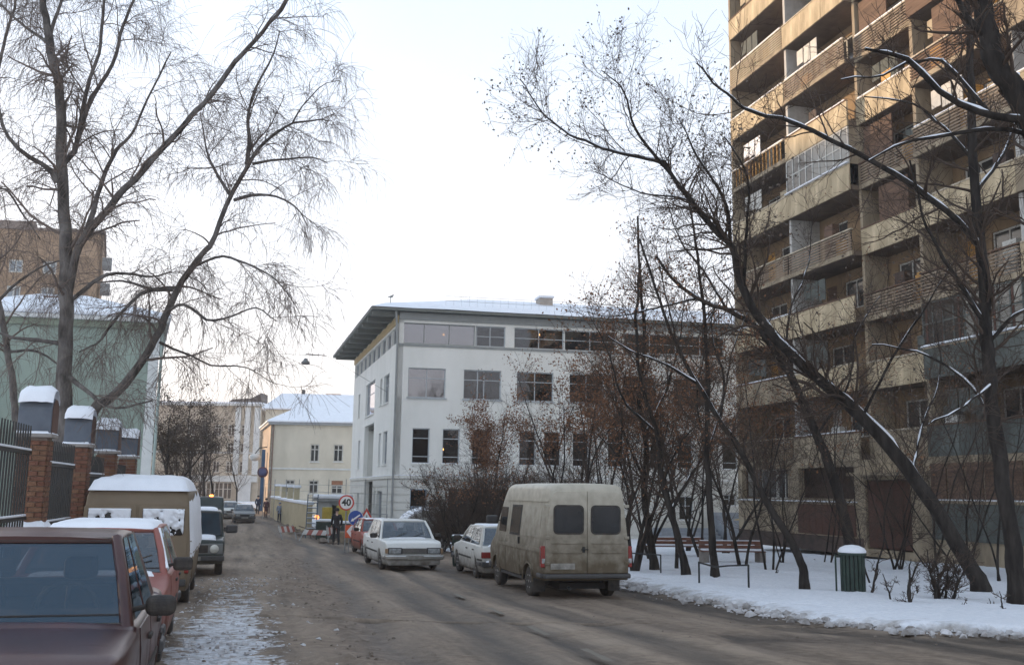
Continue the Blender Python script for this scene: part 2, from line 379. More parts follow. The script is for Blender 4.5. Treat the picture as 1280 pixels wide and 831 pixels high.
brn=np.clip(.9*np.exp(-((dl-4.2)/.7)**2)+.55*np.exp(-((drt-2.4)/1.2)**2)*(Yg<40)+pile*5+edge2*5,0,1); base_attr(me,brn,'brown')
struct(inst('road',me),'slushy street with brown wheel tracks')

# side drive that leaves to the right in front of the yard
xs=np.arange(11.5,70,.5); ys=np.arange(3,16.2,.2); X,Yg=np.meshgrid(xs,ys,indexing='ij'); nz=fbm(X,Yg,1.1,5)
Z=gz(Yg)+.045*(nz-.5)-.006
me=sheet('side_road',X,Yg,Z,M_ROAD); base_attr(me,np.zeros(X.size),'snow')
base_attr(me,np.exp(-((15.0-Yg-.75+.2)/.7)**2),'wet'); base_attr(me,np.full(X.size,.4),'brown'); struct(inst('side_road',me))

# yard: raised bed of snow with an irregular, dirty edge
pts=[ghit(px,py) for px,py in rE_px[1:]]
ex=[p.x for p in pts]; ey=[p.y for p in pts]
def xe(y): return np.interp(y,[14.5,15.2,15.7,17,20,24,26,33,45,57,62],[26,7.5,5.6,4.75,4.05,3.1,2.75,.9,-3.4,-8.2,-9.5])
ys=np.concatenate([np.arange(14.7,34,.13),np.arange(34,80,.5)]); u=np.linspace(0,1,150)**1.6
xe_=xe(ys)[:,None]; X=xe_+(46-xe_)*u[None,:]; Yg=ys[:,None]+0*X
en=(fbm(X,Yg,.8,4)-.5)*.8
dist=X-xe_; lip=(ys[:,None]-14.7)*1.0
dd=np.minimum(dist,lip)+en*.5*np.exp(-np.minimum(dist,lip)/.8)
rise=1/(1+np.exp(-(dd-.35)/.13))
foot=np.clip(.40-vnoise(X*2.6+3,Yg*2.6),0,1)*np.clip(fbm(X,Yg,.35,2)*2.4-.9,0,1)
Z=gz(Yg)-.07+.20*rise+.10*(fbm(X,Yg,.7,4)-.5)*rise+.05*(fbm(X,Yg,3,3)-.5)-.30*foot*rise
Z=Z+np.clip((X-8)/30,0,1)*.25
me=sheet('snow_yard',X,Yg,Z,M_GRD); base_attr(me,np.clip(.98*np.exp(-(dd/.60))+.10-.0*X,0,1),'dirt'); struct(inst('snow_yard',me),'snow covered yard with trodden dirty edge')
def yz(x,y): return gzf(y)+.10+max(0,min(1,(x-8)/30))*.25
# pavement on the far right side of the street, under the works
ys=np.arange(52,150,1.); u=np.linspace(0,1,14); a=xr(ys)[:,None]; X=a+3.6*u[None,:]; Yg=ys[:,None]+0*X
me=sheet('pavement',X,Yg,gz(Yg)+.09+.05*fbm(X,Yg,.6,3),M_GRD); base_attr(me,np.full(X.size,.45),'dirt'); struct(inst('pavement',me))
# faint remains of the centre line
M_MARK=mat('worn_road_paint',(.30,.27,.21),.8,.4,9.,.1,c2=(.14,.12,.10))
for (px,py) in ((575,746),(620,765),(673,790),(746,821)):
    p=ghit(px,py); b=MB(); n=6
    pt=[(-.045+.09*j+random.uniform(-.015,.015),-.45+.9*i/n,0) for i in range(n+1) for j in (0,1)]
    for i in range(n): pass
    b.add([(q[0],q[1],0) for q in pt],[(2*i,2*i+1,2*i+3,2*i+2) for i in range(n)]); 
    o=b.build('road_marking',M_MARK,loc=(p.x,p.y,gzf(p.y)+.03),rz=R(15)); struct(o)
# lumps of frozen slush thrown up along both edges
def clods(name,label,n,pos,smin,smax,m):
    V=[];Q=[]; k=0
    ico=[(-1,-1,-.5),(1,-1,-.6),(1,1,-.5),(-1,1,-.6),(-.6,-.5,.7),(.5,-.6,.8),(.6,.5,.6),(-.5,.6,.8)]
    F=[(0,3,2,1),(4,5,6,7),(0,1,5,4),(1,2,6,5),(2,3,7,6),(3,0,4,7)]
    for _ in range(n):
        x,y=pos(); s=smin+(smax-smin)*random.random()**3; z=gzf(y)+.02
        M=Matrix.Rotation(random.uniform(0,6.28),3,'Z')@Matrix.Rotation(random.uniform(-.6,.6),3,'X')
        for c in ico:
            q=M@Vector([cc*s*random.uniform(.6,1.2) for cc in c]); V.append((x+q.x,y+q.y,z+q.z*.7+s*.25))
        Q+=[[i+k for i in f] for f in F]; k+=8
    o=inst(name,np_mesh(name,V,Q,m,smooth=False)); tag(o,label,None,kind='stuff'); return o
M_CLOD=mat('frozen_slush',(.17,.135,.105),.9,.4,3.,.4,20.,c2=(.25,.21,.175))
def p1():
    y=random.uniform(7.5,34); return float(xl(y))+random.gauss(3.8,.55),y
clods('slush_lumps','lumps of brown frozen slush along the left parked cars',900,p1,.006,.032,M_CLOD)
def p2():
    y=random.uniform(13,34); return float(np.interp(y,[3,14.6,15.6,19.8,25.7,33],[9,6.5,5.2,4.2,2.9,.9]))+random.gauss(-1.6,1.5),y
clods('gravel','brown grit and small ice lumps scattered on the right of the road',350,p2,.005,.022,M_CLOD)
def p6():
    y=random.uniform(7.5,26); return float(xl(y))+random.gauss(2.5,.55),y
clods('verge_ice_lumps','crumbly dirty snow lumps on the left verge beside the parked cars',1500,p6,.006,.034,DSNOW)
def p4():
    y=random.uniform(14.9,33); return float(xe(y))+random.gauss(.15,.28),y
clods('ploughed_snow_lumps','dirty lumps of ploughed snow along the edge of the yard',1300,p4,.012,.09,DSNOW)
def p5():
    x=random.uniform(5.6,20); return x,14.95+random.gauss(.05,.22)+.0*x
clods('ploughed_snow_lumps','dirty lumps of ploughed snow beside the side road',700,p5,.012,.08,DSNOW)
def p3():
    y=random.uniform(42,75); return float(xr(y))+random.gauss(-.3,.8),y
clods('rubble_heap','brown rubble and frozen slush heaped along the street works',700,p3,.05,.28,M_CLOD)
# ================================================================ BUILDINGS
# ---------------- white four-storey building
M_WHITE=mat('white_render',(.74,.745,.70),.85,.05,.9,.12,60.,c2=(.81,.81,.77),streak=3.)
M_STONE=mat('pale_cladding',(.58,.58,.535),.8,.07,.9,.15,50.,c2=(.67,.665,.62))
M_FRAME=mat('grey_window_frame',(.42,.45,.47),.5,.08,5.,0)
M_DOORB=mat('pale_blue_panel',(.26,.33,.42),.5,.1,3.,.05)
M_OCHRE=mat('yellow_timber_band',(.55,.42,.22),.6,.15,3.,.1)
M_GFASC=mat('grey_metal_fascia',(.26,.275,.27),.6,.12,2.,.05)
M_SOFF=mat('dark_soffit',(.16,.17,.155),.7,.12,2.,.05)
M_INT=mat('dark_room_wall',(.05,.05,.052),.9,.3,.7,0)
G_DARK=glass('window_glass',(.8,.82,.88),.03,.55)
G_PALE=glass('reflective_window_glass',(.80,.80,.86),.20,.3)
M_BULB=mat('lit_bulb',(1,.7,.3),.5,0,1,0,emit=((1,.45,.12),9.))
WO=P(491,650,60); WO.z=gzf(60)-.1
FW=Frame(WO,(math.cos(R(11.5)),math.sin(R(11.5))),(-math.sin(R(15.5)),math.cos(R(15.5))))
FS=Frame(WO,(-math.sin(R(15.5)),math.cos(R(15.5))),(math.cos(R(11.5)),math.sin(R(11.5))))
wb=thing('office_building','white four storey office building with overhanging snowy roof across the street','building')
wb['label']='white four storey office building with wide eaves and snowy roof'
def bz(px,py,F=FW): return F.pix(px,py)[1]
zC=bz(510,596); z2b,z2t=bz(525,579),bz(525,535); z3b,z3t=bz(534,497),bz(534,460); zAb,zAt=bz(510,429),bz(510,403); zE=bz(505,391)
WL=34.; SL=22.5
fa=lambda px,py=560: FW.pix(px,py)[0]
sa=lambda px,py=560: FS.pix(px,py)[0]
h3=[(fa(l,480),fa(r,480),z3b,z3t) for l,r in ((510,557),(579.5,626.5),(646,692),(712,755),(778,820),(842,884))]
h3+= [(26.5,29,z3b,z3t),(30.5,33,z3b,z3t)]
h2=[(fa(l),fa(r),z2b,z2t) for l,r in ((515,536),(553,574),(590,611),(649,665),(680,699),(716,735),(760,778),(813,831),(847,866),(903,922))]
h2=[(a,a+1.05,b,c) for a,_,b,c in h2]+[(25,26.05,z2b,z2t),(29,30.05,z2b,z2t)]
def gh(px0,px1,py0,py1): 
    a0,b1=FW.pix(px0,py0); a1,b0=FW.pix(px1,py1); return (a0,a1,b0,b1)
h1=[(fa(512,640),fa(533,640),.15,bz(520,611)),(fa(560,640),fa(640,640),.1,bz(600,611)),(fa(648,640),fa(728,640),.1,bz(600,611))]+[gh(742,756,617,648),gh(849,867,620,650),gh(905,921,618,632)]
attic=[(fa(499,415),fa(594,415),zAb,zAt),(fa(594.5,415),fa(632,415),zAb,zAt),(fa(643,415),fa(705,415),zAb,zAt),(fa(706,415),fa(770,415),zAb,zAt),(fa(780,415),fa(845,415),zAb,zAt),(fa(846,415),fa(905,415),zAb,zAt),(24.5,29,zAb,zAt),(29.3,33,zAb,zAt)]
mb=MB()
wall(mb,FW,0,WL,zC,zE,h3+h2+attic,.3); mb.build('wall',M_WHITE,wb)
mb=MB(); wall(mb,FW,0,WL,-.4,zC-.01,h1,.3); mb.build('ground_floor_wall',M_STONE,wb)
# rusticated courses, each a slab proud of the wall
n=8; ch=(zC-.12)/n
for k in range(n):
    z0=k*ch+.0; z1=z0+ch-.035; cuts=sorted([(h[0]-.02,h[1]+.02) for h in h1 if h[2]<z1 and h[3]>z0+.1])
    a=-.04
    for (c0,c1) in cuts+[(WL,WL)]:
        if c0-a>.15:
            b=MB(); b.wbox(FW,a,c0,z0,z1,-.045,-.002); b.build('stone_course',M_STONE,wb)
        a=c1
    zc=MB(); 
# side wall
def sh(px0,px1,py0,py1):
    a1,b1=FS.pix(px0,py0); a0,_=FS.pix(px1,py0); _,b0=FS.pix((px0+px1)/2,py1); return (min(a0,a1),max(a0,a1),b0,b1)
s3=[(sa(486.5,480),sa(480.,480),z3b-.05,z3t),(sa(478.,480),sa(475.5,480),z3b,z3t),(sa(469,480),sa(458,480),z3b-.3,z3t+.3),(sa(451,480),sa(449,480),z3b,z3t)]
s2=[(sa(483.5,560),sa(478.5,560),z2b,z2t),(sa(475.5,560),sa(473,560),z2b,z2t),(sa(466.5,560),sa(455,560),zC+.05,z2t+.9),(sa(450,560),sa(447.5,560),z2b,z2t)]
s1=[(sa(478,620),sa(471.5,620),.9,2.9),(sa(470,620),sa(467.5,620),.9,2.9),(sa(466,620),sa(455.5,620),.1,zC-.2),(sa(449.5,620),sa(447,620),.9,2.7)]
sat=[]
k=.35
for q in range(9): sat.append((.5+q*2.42,.5+q*2.42+2.2,zAb+.1,zAt-.15))
mb=MB(); wall(mb,FS,.0,SL,zC,zE,s3+s2+sat,.3); mb.build('wall',M_WHITE,wb)
mb=MB(); wall(mb,FS,.0,SL,-.4,zC-.01,s1,.3); mb.build('ground_floor_wall',M_STONE,wb)
for k in range(n):
    z0=k*ch; z1=z0+ch-.035; a=0
    for (c0,c1) in sorted([(min(h[0],h[1])-.02,max(h[0],h[1])+.02) for h in s1 if h[2]<z1 and h[3]>z0+.1])+[(SL,SL)]:
        if c0-a>.15:
            b=MB(); b.wbox(FS,a,c0,z0,z1,-.045,-.002); b.build('stone_course',M_STONE,wb)
        a=c1
# recessed bay behind the tall side opening
b=MB(); h=s2[2]; b.wbox(FS,h[0]-.2,h[1]+.2,0,h[3]+.2,.7,.8); b.wbox(FS,h[0]-.1,h[0]-.002,0,h[3]+.2,.31,.69); b.wbox(FS,h[1]+.002,h[1]+.1,0,h[3]+.2,.31,.69); b.build('recessed_bay',M_STONE,wb)
# back walls close the volume
b=MB(); FBk=Frame(FS(SL,0,0),FW.a,FW.n); wall(b,FBk,0,WL,-.4,zE,(),.2); FR=Frame(FW(WL,0,0),FS.a,FS.n); wall(b,FR,0,SL,-.4,zE,(),.2); b.build('rear_wall',M_WHITE,wb)
# floors and dark rooms
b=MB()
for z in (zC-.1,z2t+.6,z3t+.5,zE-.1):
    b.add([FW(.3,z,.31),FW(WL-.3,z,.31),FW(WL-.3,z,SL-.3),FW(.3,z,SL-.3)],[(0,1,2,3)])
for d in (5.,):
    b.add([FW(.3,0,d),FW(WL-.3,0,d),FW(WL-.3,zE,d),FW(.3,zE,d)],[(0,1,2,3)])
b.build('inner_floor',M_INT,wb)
for i,(a0,a1,b0,b1) in enumerate(h3): window(wb,FW,a0,a1,b0,b1,fm=M_FRAME,gm=G_PALE if i in (0,) else G_DARK,mull=(.5,) if i!=1 else (.38,.55),trans=(.66,),sill=M_FRAME)
for (a0,a1,b0,b1) in h2: window(wb,FW,a0,a1,b0,b1,fm=M_FRAME,gm=G_DARK,mull=(),trans=(.2,.72),sill=M_WHITE,snow=True)
for i,(a0,a1,b0,b1) in enumerate(attic): window(wb,FW,a0,a1,b0,b1,d=.12,fm=M_FRAME if i else M_GFASC,gm=G_PALE if i==0 else G_DARK,mull=(.33,.66) if i==0 else (.05,.5) if i==1 else (.5,),trans=() if i==0 else (.5,))
for (a0,a1,b0,b1) in sat: window(wb,FS,a0,a1,b0,b1,fm=M_FRAME,gm=G_DARK,mull=(.5,),trans=())
for i,(a0,a1,b0,b1) in enumerate(s3): window(wb,FS,min(a0,a1),max(a0,a1),b0,b1,fm=M_FRAME,gm=G_PALE if i==2 else G_DARK,mull=(),trans=(.66,),sill=M_WHITE)
for i,(a0,a1,b0,b1) in enumerate(s2):
    if i!=2: window(wb,FS,min(a0,a1),max(a0,a1),b0,b1,fm=M_FRAME,gm=G_DARK,mull=(),trans=(.66,),sill=M_WHITE)
for i,(a0,a1,b0,b1) in enumerate(s1):
    if i!=2: window(wb,FS,min(a0,a1),max(a0,a1),b0,b1,fm=M_FRAME,gm=G_DARK,mull=(),trans=())
for i,(a0,a1,b0,b1) in enumerate(h1):
    if i==0:
        b=MB(); b.wbox(FW,a0,a1,b0,b0+(b1-b0)*.62,.1,.16); b.build('door',M_DOORB,wb,bevel=.01); window(wb,FW,a0,a1,b0+(b1-b0)*.63,b1,fm=M_DOORB,gm=G_DARK,mull=(),trans=())
    elif i in (1,2):
        for q in range(3):
            w_=(a1-a0)/3
            window(wb,FW,a0+q*w_,a0+(q+1)*w_,b0+.4,b1,d=.5,fm=M_SOFF,gm=G_DARK,mull=(.5,),trans=(.7,),name='shop_window')
    else: window(wb,FW,a0,a1,b0,b1,fm=M_FRAME,gm=G_DARK,mull=(.5,),trans=(.6,),sill=M_WHITE,snow=True)
b=MB(); b.wbox(FW,-.12,WL,zC-.10,zC+.08,-.12,-.003); b.wbox(FS,.0,SL,zC-.10,zC+.08,-.12,-.003); b.build('cornice',M_STONE,wb,bevel=.02)
b=MB(); b.wbox(FW,-.13,WL,zC+.083,zC+.13,-.11,-.006); b.wbox(FS,.0,SL,zC+.083,zC+.13,-.11,-.006); b.build('snow',SNOW,wb,bevel=.015)
# fascia, ochre band, eaves
b=MB(); b.wbox(FW,0,WL,zAt+.18,zE+.02,-.12,-.01); b.wbox(FW,0,WL,zAb-.16,zAb-.02,-.06,-.01); b.wbox(FW,-.02,fa(499,415)-.02,zAb-.01,zAt+.16,-.06,-.01); b.build('fascia',M_GFASC,wb)
b=MB(); b.wbox(FS,-.02,SL,zAt-.02,zAt+.42,-.10,-.01); b.build('timber_band',M_OCHRE,wb)
OV=1.75; OF=.55
def roofp(a,z,d): return FW(a,z,d)
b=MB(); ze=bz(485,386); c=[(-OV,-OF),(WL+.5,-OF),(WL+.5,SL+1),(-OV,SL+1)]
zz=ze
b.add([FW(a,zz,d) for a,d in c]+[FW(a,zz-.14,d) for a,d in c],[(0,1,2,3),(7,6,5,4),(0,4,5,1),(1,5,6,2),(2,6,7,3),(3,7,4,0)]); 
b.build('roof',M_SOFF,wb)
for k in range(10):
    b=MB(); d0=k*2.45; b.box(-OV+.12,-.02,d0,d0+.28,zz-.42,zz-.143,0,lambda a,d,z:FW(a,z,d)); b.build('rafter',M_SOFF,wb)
# snow on the low hipped roof, higher in the middle
nu,nv=40,26; pt=[]
for i in range(nu):
    for j in range(nv):
        a=-OV-.03+(WL+.5+OV+.06)*i/(nu-1); d=-OF-.03+(SL+1+OF+.06)*j/(nv-1)
        e_=min(a+OV,(d+OF),(SL+1-d)); z=zz+.005+ (.17 if e_>.02 else 0)+min(max(e_,0),8)*.27+ .05*float(fbm(a,d,.5,2))
        pt.append(FW(a,z,d))
b=MB(); b.grid(pt,nu,nv); b.build('roof_snow',SNOW,wb)
M_RAIL=mat('roof_rail_metal',(.35,.37,.38),.6,.1,3,0)
b=MB()
for hgt in (.3,.6): b.tube([FW(3.,zz+.55+hgt,.8),FW(24,zz+.55+hgt,.8)],.012,4)
for k in range(43): b.tube([FW(3+k*.5,zz+.3,.8),FW(3+k*.5,zz+1.15,.8)],.006,4)
b.build('roof_railing',M_RAIL,wb)
a,zch=FW.pix(683,380)
ac=FW.pix(683,378)[0]+1.6
b=MB(); b.wbox(FW,ac-.5,ac+.4,zz+1.2,zz+2.2,5,6.0); b.build('vent_box',mat('roof_vent',(.35,.31,.27),.8,.2,3.,.1),wb,bevel=.02)
b=MB(); b.wbox(FW,ac-.6,ac+.5,zz+2.21,zz+2.38,4.9,6.1); b.build('snow',SNOW,wb,bevel=.06)
b=MB(); b.tube([FW(-.1,-.3,-.16),FW(-.1,zAb+.2,-.16),FW(-.25,zE+.1,-.3)],.07,8); b.build('downpipe',M_GFASC,wb)
b=MB(); q=FW(-.6,zz+.35,-.2); b.tube([q,q+Vector((0,0,.4))],.025,5); b.prism([(-.2,-.08),(.2,.1),(.1,-.1)],-.06,.06,'y',0,Matrix.Translation(q+Vector((0,0,.42)))); b.build('floodlight',M_GFASC,wb)
# lamps alight inside
for (px,py) in ((676,417),(555,561),(597,561),(898,438),(875,481),(556,417)):
    a,z=FW.pix(px,py); b=MB(); b.lathe([(.001,-.07),(.05,-.05),(.07,0),(.05,.05),(.001,.07)],8,m=Matrix.Translation(FW(a+.02,z,.45))); b.build('ceiling_lamp',M_BULB,wb)
# entrance steps at the right end
M_STEP=mat('grey_step_stone',(.27,.30,.34),.85,.2,2.,.2)
for k in range(9):
    b=MB(); a0,a1=fa(888,650),fa(925,650); b.wbox(FW,a0,a1,.0+k*.22-.1,(k+1)*.22-.1,-3.2+k*.33,-.06); b.build('step',M_STEP,wb,bevel=.01)
for k in range(5):
    b=MB(); a0,a1=fa(815,650),fa(884,650); b.wbox(FW,a0,a1,k*.2-.1,(k+1)*.2-.1,-2.4+k*.3,-.06); b.build('step',M_STEP,wb,bevel=.01)
rl=thing('stair_railing','yellow pipe handrail at the foot of the grey steps','railing')
p0=ghit(913,677); yq=p0.y
pp=[P(x,y,yq) for x,y in ((913,676),(914,655),(918,650),(928,649))]
b=MB(); b.tube(pp,.045,8); b.build('rail_pipe',mat('yellow_paint',(.62,.40,.06),.5,.12,4.,.05),rl)
b=MB(); b.lathe([(.09,0),(.09,.02),(.05,.05)],8,m=Matrix.Translation(pp[0])); b.build('foot_plate',IRON,rl)

# ---------------- tall panel-built apartment block on the right
AO=P(924,668,50); AO.z=0
FA=Frame((AO.x,50,0),(.2588,-.966),(.966,.2588))
apt=thing('apartment_block','tall weathered apartment block with stacked loggias and balconies','building',)
M_WALL=mat('shaded_weathered_wall',(.21,.14,.08),.9,.3,.8,.2,30.,c2=(.38,.27,.16),streak=2.)  # weathered brown, darkened so the loggia's shade sits in the colour
M_PAN2=mat('shaded_stained_panel',(.22,.17,.115),.88,.3,1.2,.25,40.,c2=(.44,.36,.25),streak=3.)  # streaks are stains; the darker base tone is shade worked into the colour
M_BRN=mat('brown_board',(.10,.055,.035),.8,.35,2.,.2,30.,c2=(.19,.115,.075),stretch=(.3,1,4))
M_SLAT=mat('grey_brown_slat',(.22,.145,.09),.8,.4,2.,.15,30.,c2=(.38,.30,.22))
M_SLATY=mat('yellowed_slat',(.42,.33,.21),.8,.3,2.,.15,30.,c2=(.52,.44,.31))
M_RAILB=mat('pale_handrail',(.45,.37,.25),.7,.3,4.,.1,c2=(.60,.53,.42))
M_ORAN=mat('orange_brown_door',(.50,.24,.05),.6,.3,2.,.1,c2=(.60,.34,.09))
M_COL=mat('whitewashed_pier',(.40,.39,.36),.85,.12,2.,.15,c2=(.56,.55,.52))
M_SLAB=mat('shaded_soffit_concrete',(.13,.095,.07),.9,.3,.8,.2,c2=(.22,.165,.12))  # soffit tone darkened: shade under the slabs is painted in
M_GREEN=mat('faded_green_panel',(.075,.085,.076),.85,.3,1.,.15,c2=(.15,.165,.15),streak=2.)
M_RBRN=mat('red_brown_board',(.07,.028,.018),.75,.35,1.5,.2,c2=(.125,.055,.036),streak=3.)
M_WFR=mat('old_white_frame',(.52,.51,.47),.6,.15,4.,0)
M_DKW=mat('dark_cladding',(.035,.027,.024),.85,.35,1.5,.2,c2=(.11,.075,.06))
bays=[0,5.3,10.3,14.4,19.4,24.5,30.]
Z0=3.15; FH=2.8; NF=13; DEP=1.6
rnd=random.Random(5)
_mc={}
def shared(key,fn):
    if key not in _mc: _mc[key]=fn()
    return _mc[key]
def amat(o):   # orient a shared piece (x along, y into, z up) on the facade
    o.rotation_euler.z=math.atan2(FA.a.y,FA.a.x); return o
def piece(name,key,dims,m,a,z,d,bev=0):
    x,y,h=dims
    def mk():
        b=MB(); b.box(0,x,0,y,0,h); return b.mesh(name,m)
    me=shared(key,mk); o=inst(name,me,apt); o.location=FA(a,z,d); 
    # FA.n is to the LEFT of FA.a: local y must follow it
    o.rotation_euler.z=math.atan2(FA.a.y,FA.a.x); return o
print('handed', FA.a.x*FA.n.y-FA.a.y*FA.n.x)
DOORC=[M_ORAN,M_WFR,M_BRN,M_ORAN]
for f in range(0,NF):
    z=Z0+FH*f                                  # bottom of the parapet, underside of the slab
    for bI in range(6):
        a0,a1=bays[bI],bays[bI+1]; W=a1-a0; rec=.45 if bI in (2,) else 0.
        # slab
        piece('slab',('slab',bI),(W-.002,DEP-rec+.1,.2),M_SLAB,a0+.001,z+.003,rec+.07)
        # back wall of the loggia with a door and a window
        BF=Frame(FA(a0,z+.2,DEP+.05),FA.a,FA.n)
        dx=.5+.0*bI if (f+bI)%2 else W-1.3; wx=1.9 if (f+bI)%2 else .7
        def mkw():
            b=MB(); F0=lambda a,bb,d:Vector((a,d,bb)); wall(b,F0,0,W-.004,0,FH-.2,[(dx,dx+.8,.05,2.15),(wx,wx+1.6,.85,2.15)],.2,back=False); return b.mesh('loggia_wall',M_WALL)
        o=inst('loggia_wall',shared(('lw',bI,(f+bI)%2),mkw),apt); o.location=BF(.002,0,0); amat(o)
        dm=DOORC[rnd.randrange(4)]
        def mkd():
            b=MB(); b.box(0,.8,0,.05,0,2.1); return b.mesh('balcony_door',dm)
        o=inst('balcony_door',shared(('door',dm.name),mkd),apt); o.location=BF(dx,.05,.08); amat(o)
        def mkf():
            b=MB(); b.box(0,.07,0,.07,0,1.3); b.box(1.53,1.6,0,.07,0,1.3); b.box(.07,1.53,0,.07,0,.07); b.box(.07,1.53,0,.07,1.23,1.3); b.box(.76,.83,.004,.066,.07,1.23); return b.mesh('window',M_WFR)
        o=inst('window',shared('winf',mkf),apt); o.location=BF(wx,.85,.07); amat(o)
        def mkg():
            b=MB(); b.box(.03,1.57,.03,.04,.03,1.27); return b.mesh('pane',mat('old_window_pane',(.03,.032,.035),.08,.4,.6,.0,spec=.8,c2=(.06,.06,.055)))
        g=inst('pane',shared('wing',mkg),o)
        # divider between bays
        cm=M_COL if bI in (1,4) else M_PAN2
        if bI>0 and bI!=2: piece('pier',('pier',cm.name),(.18,DEP-.1,FH-.21),cm,a0-.09,z+.205,.16+ (.0))
        elif bI==2: piece('pier',('pier2',cm.name),(.18,DEP-.5,FH-.21),cm,a0-.09,z+.205,.5)
        if bI==0: piece('pier',('pier0',),(.16,DEP+.04,FH-.002),M_PAN2,a0+.001,z+.001,.01)
        # parapet
        kind=rnd.choice(['panel','panel','slat','panel2']) 
        if bI==0: kind=['slat','base','panel','slat','panel','bars','panel','slat','panel','panel','panel','slat','panel'][f]
        if bI==1: kind=['base','panel','panel','slat','glazed','panel','slat','panel','panel','panel','slat','panel','panel'][f]
        if bI==2: kind=['base','panel','slat','panel','slat','panel','slat','panel','slat','board','slat','panel','panel'][f]
        if bI==3: kind=['green','green2','slat','panel','slat','slat','board','slat','slat','board','slat','slat','panel'][f]
        if f==0 and bI>3: kind='green'
        PH=1.12
        zr=z+PH
        if kind in('panel','panel2','green','green2','board','base','glazed'):
            pm={'panel':CONC,'panel2':M_PAN2,'green':M_GREEN,'green2':M_GREEN,'board':M_BRN,'base':M_PAN2,'glazed':CONC}[kind]
            nP=3 if kind!='board' else 1; w_=W/nP
            for q in range(nP): piece('parapet_panel',('pp',bI,pm.name),(w_-.02,.07,PH-.04),pm,a0+q*w_+.01,z,rec-.01+.006*((q+f)%2))
            if kind=='green2':
                for q in range(6): piece('cladding_strip',('cs',),(.10,.05,FH-1.3),M_RBRN,a0+.2+q*.85,z+PH+.1,rec+.02)
        elif kind=='slat':
            sm=M_SLATY if (f>6 and bI<2) else (M_BRN if (bI>=2 and f%2) else M_SLAT)
            piece('parapet_edge',('pe',bI),(W-.02,.08,.2),M_PAN2,a0+.01,z,rec-.01)
            for q in range(7): piece('slat',('sl',bI,sm.name),(W-.1,.03,.07),sm,a0+.05,z+.24+q*.122,rec+.0)
            for q in range(3): piece('rail_post',('rp',),(.05,.05,PH-.24),IRON,a0+.1+q*(W-.25)/2,z+.203,rec+.034)
        elif kind=='bars':
            piece('parapet_edge',('pe',bI),(W-.02,.08,.2),M_PAN2,a0+.01,z,rec-.01)
            n_=int(W/.34)
            for q in range(n_): piece('railing_bar',('rb',),(.045,.04,PH-.24),M_ORAN,a0+.1+q*.34,z+.203,rec+.01)
        rm=M_RAILB if rnd.random()<.8 else M_BRN
        piece('handrail',('hr',bI,rm.name),(W-.06,.12,.06),rm,a0+.03,zr-.035,rec-.03)
        if rnd.random()<.33: piece('snow',('hs',bI),(W-.3,.11,.05),SNOW,a0+.15,zr+.028,rec-.025)
        if kind=='glazed' or (bI==3 and f in(1,)) :
            GF=Frame(FA(a0,0,rec+.01),FA.a,FA.n)
            n_=9
            o=MB(); zb,zt=zr+.03,z+FH-.02
            for q in range(n_+1): o.wbox(GF,.02+q*(W-.1)/n_,.08+q*(W-.1)/n_,zb,zt,0,.06)
            for h_ in (zb,zb+(zt-zb)*.5,zt-.06): o.wbox(GF,.083,W-.1,h_,h_+.055,.005,.055)
            fr=o.build('balcony_glazing',M_WFR if f>2 else M_GREEN,apt)
            for q in range(n_):
                g=MB(); g.wbox(GF,.083+q*(W-.1)/n_,.017+(q+1)*(W-.1)/n_,zb+.05,zt-.06,.025,.035); g.build('pane',mat('frosty_pane',(.30,.30,.27),.15,.2,.7,0,spec=.7,c2=(.14,.14,.13)) if q>3 else MATS['old_window_pane'],fr)
            g=MB(); g.wbox(GF,W-.095,W-.04,zb,zt,.062,DEP-rec); g.wbox(GF,.03,.08,zb,zt,.062,DEP-rec); g.build('side_board',M_PAN2,apt)
            g=MB(); g.wbox(GF,.0,W-.02,zr+.028,zr+.10,-.13,-.005); g.build('snow',SNOW,apt,bevel=.02)
        if bI in (2,3,4) and rnd.random()<.45 and f>2:
            piece('timber_screen',('ts',bI),(W*.45,.05,FH-1.35),M_BRN if f%2 else M_DKW,a0+.3+(W*.2)*(f%2),zr+.03,rec+.12)
        for q in range(rnd.randrange(4)):
            cm_=[M_BRN,M_WFR,M_DKW,M_ORAN,M_GREEN,M_SLATY][rnd.randrange(6)]; hh_=[.9,1.25,1.6][rnd.randrange(3)]
            piece('stored_cupboard',('sc',cm_.name,hh_),(.62,.35,hh_),cm_,a0+.3+rnd.random()*(W-1.3),z+.21,rec+.25+rnd.random()*.35)
        if rnd.random()<.35 and kind!='glazed':
            lm_=rnd.choice([SNOW,M_WFR,M_GREEN,M_SLATY]); 
            for q in range(3): piece('hanging_laundry',('hl',lm_.name,q),(.5,.03,.7+.12*q),lm_,a0+.8+q*.58,z+1.65-.12*q,rec+.3)
        if f>=5 and rnd.random()<.3: piece('laundry_cupboard',('lc',),(.9,.4,1.0),rnd.choice([M_ORAN]) ,a0+W-1.3,z+.21,.75)
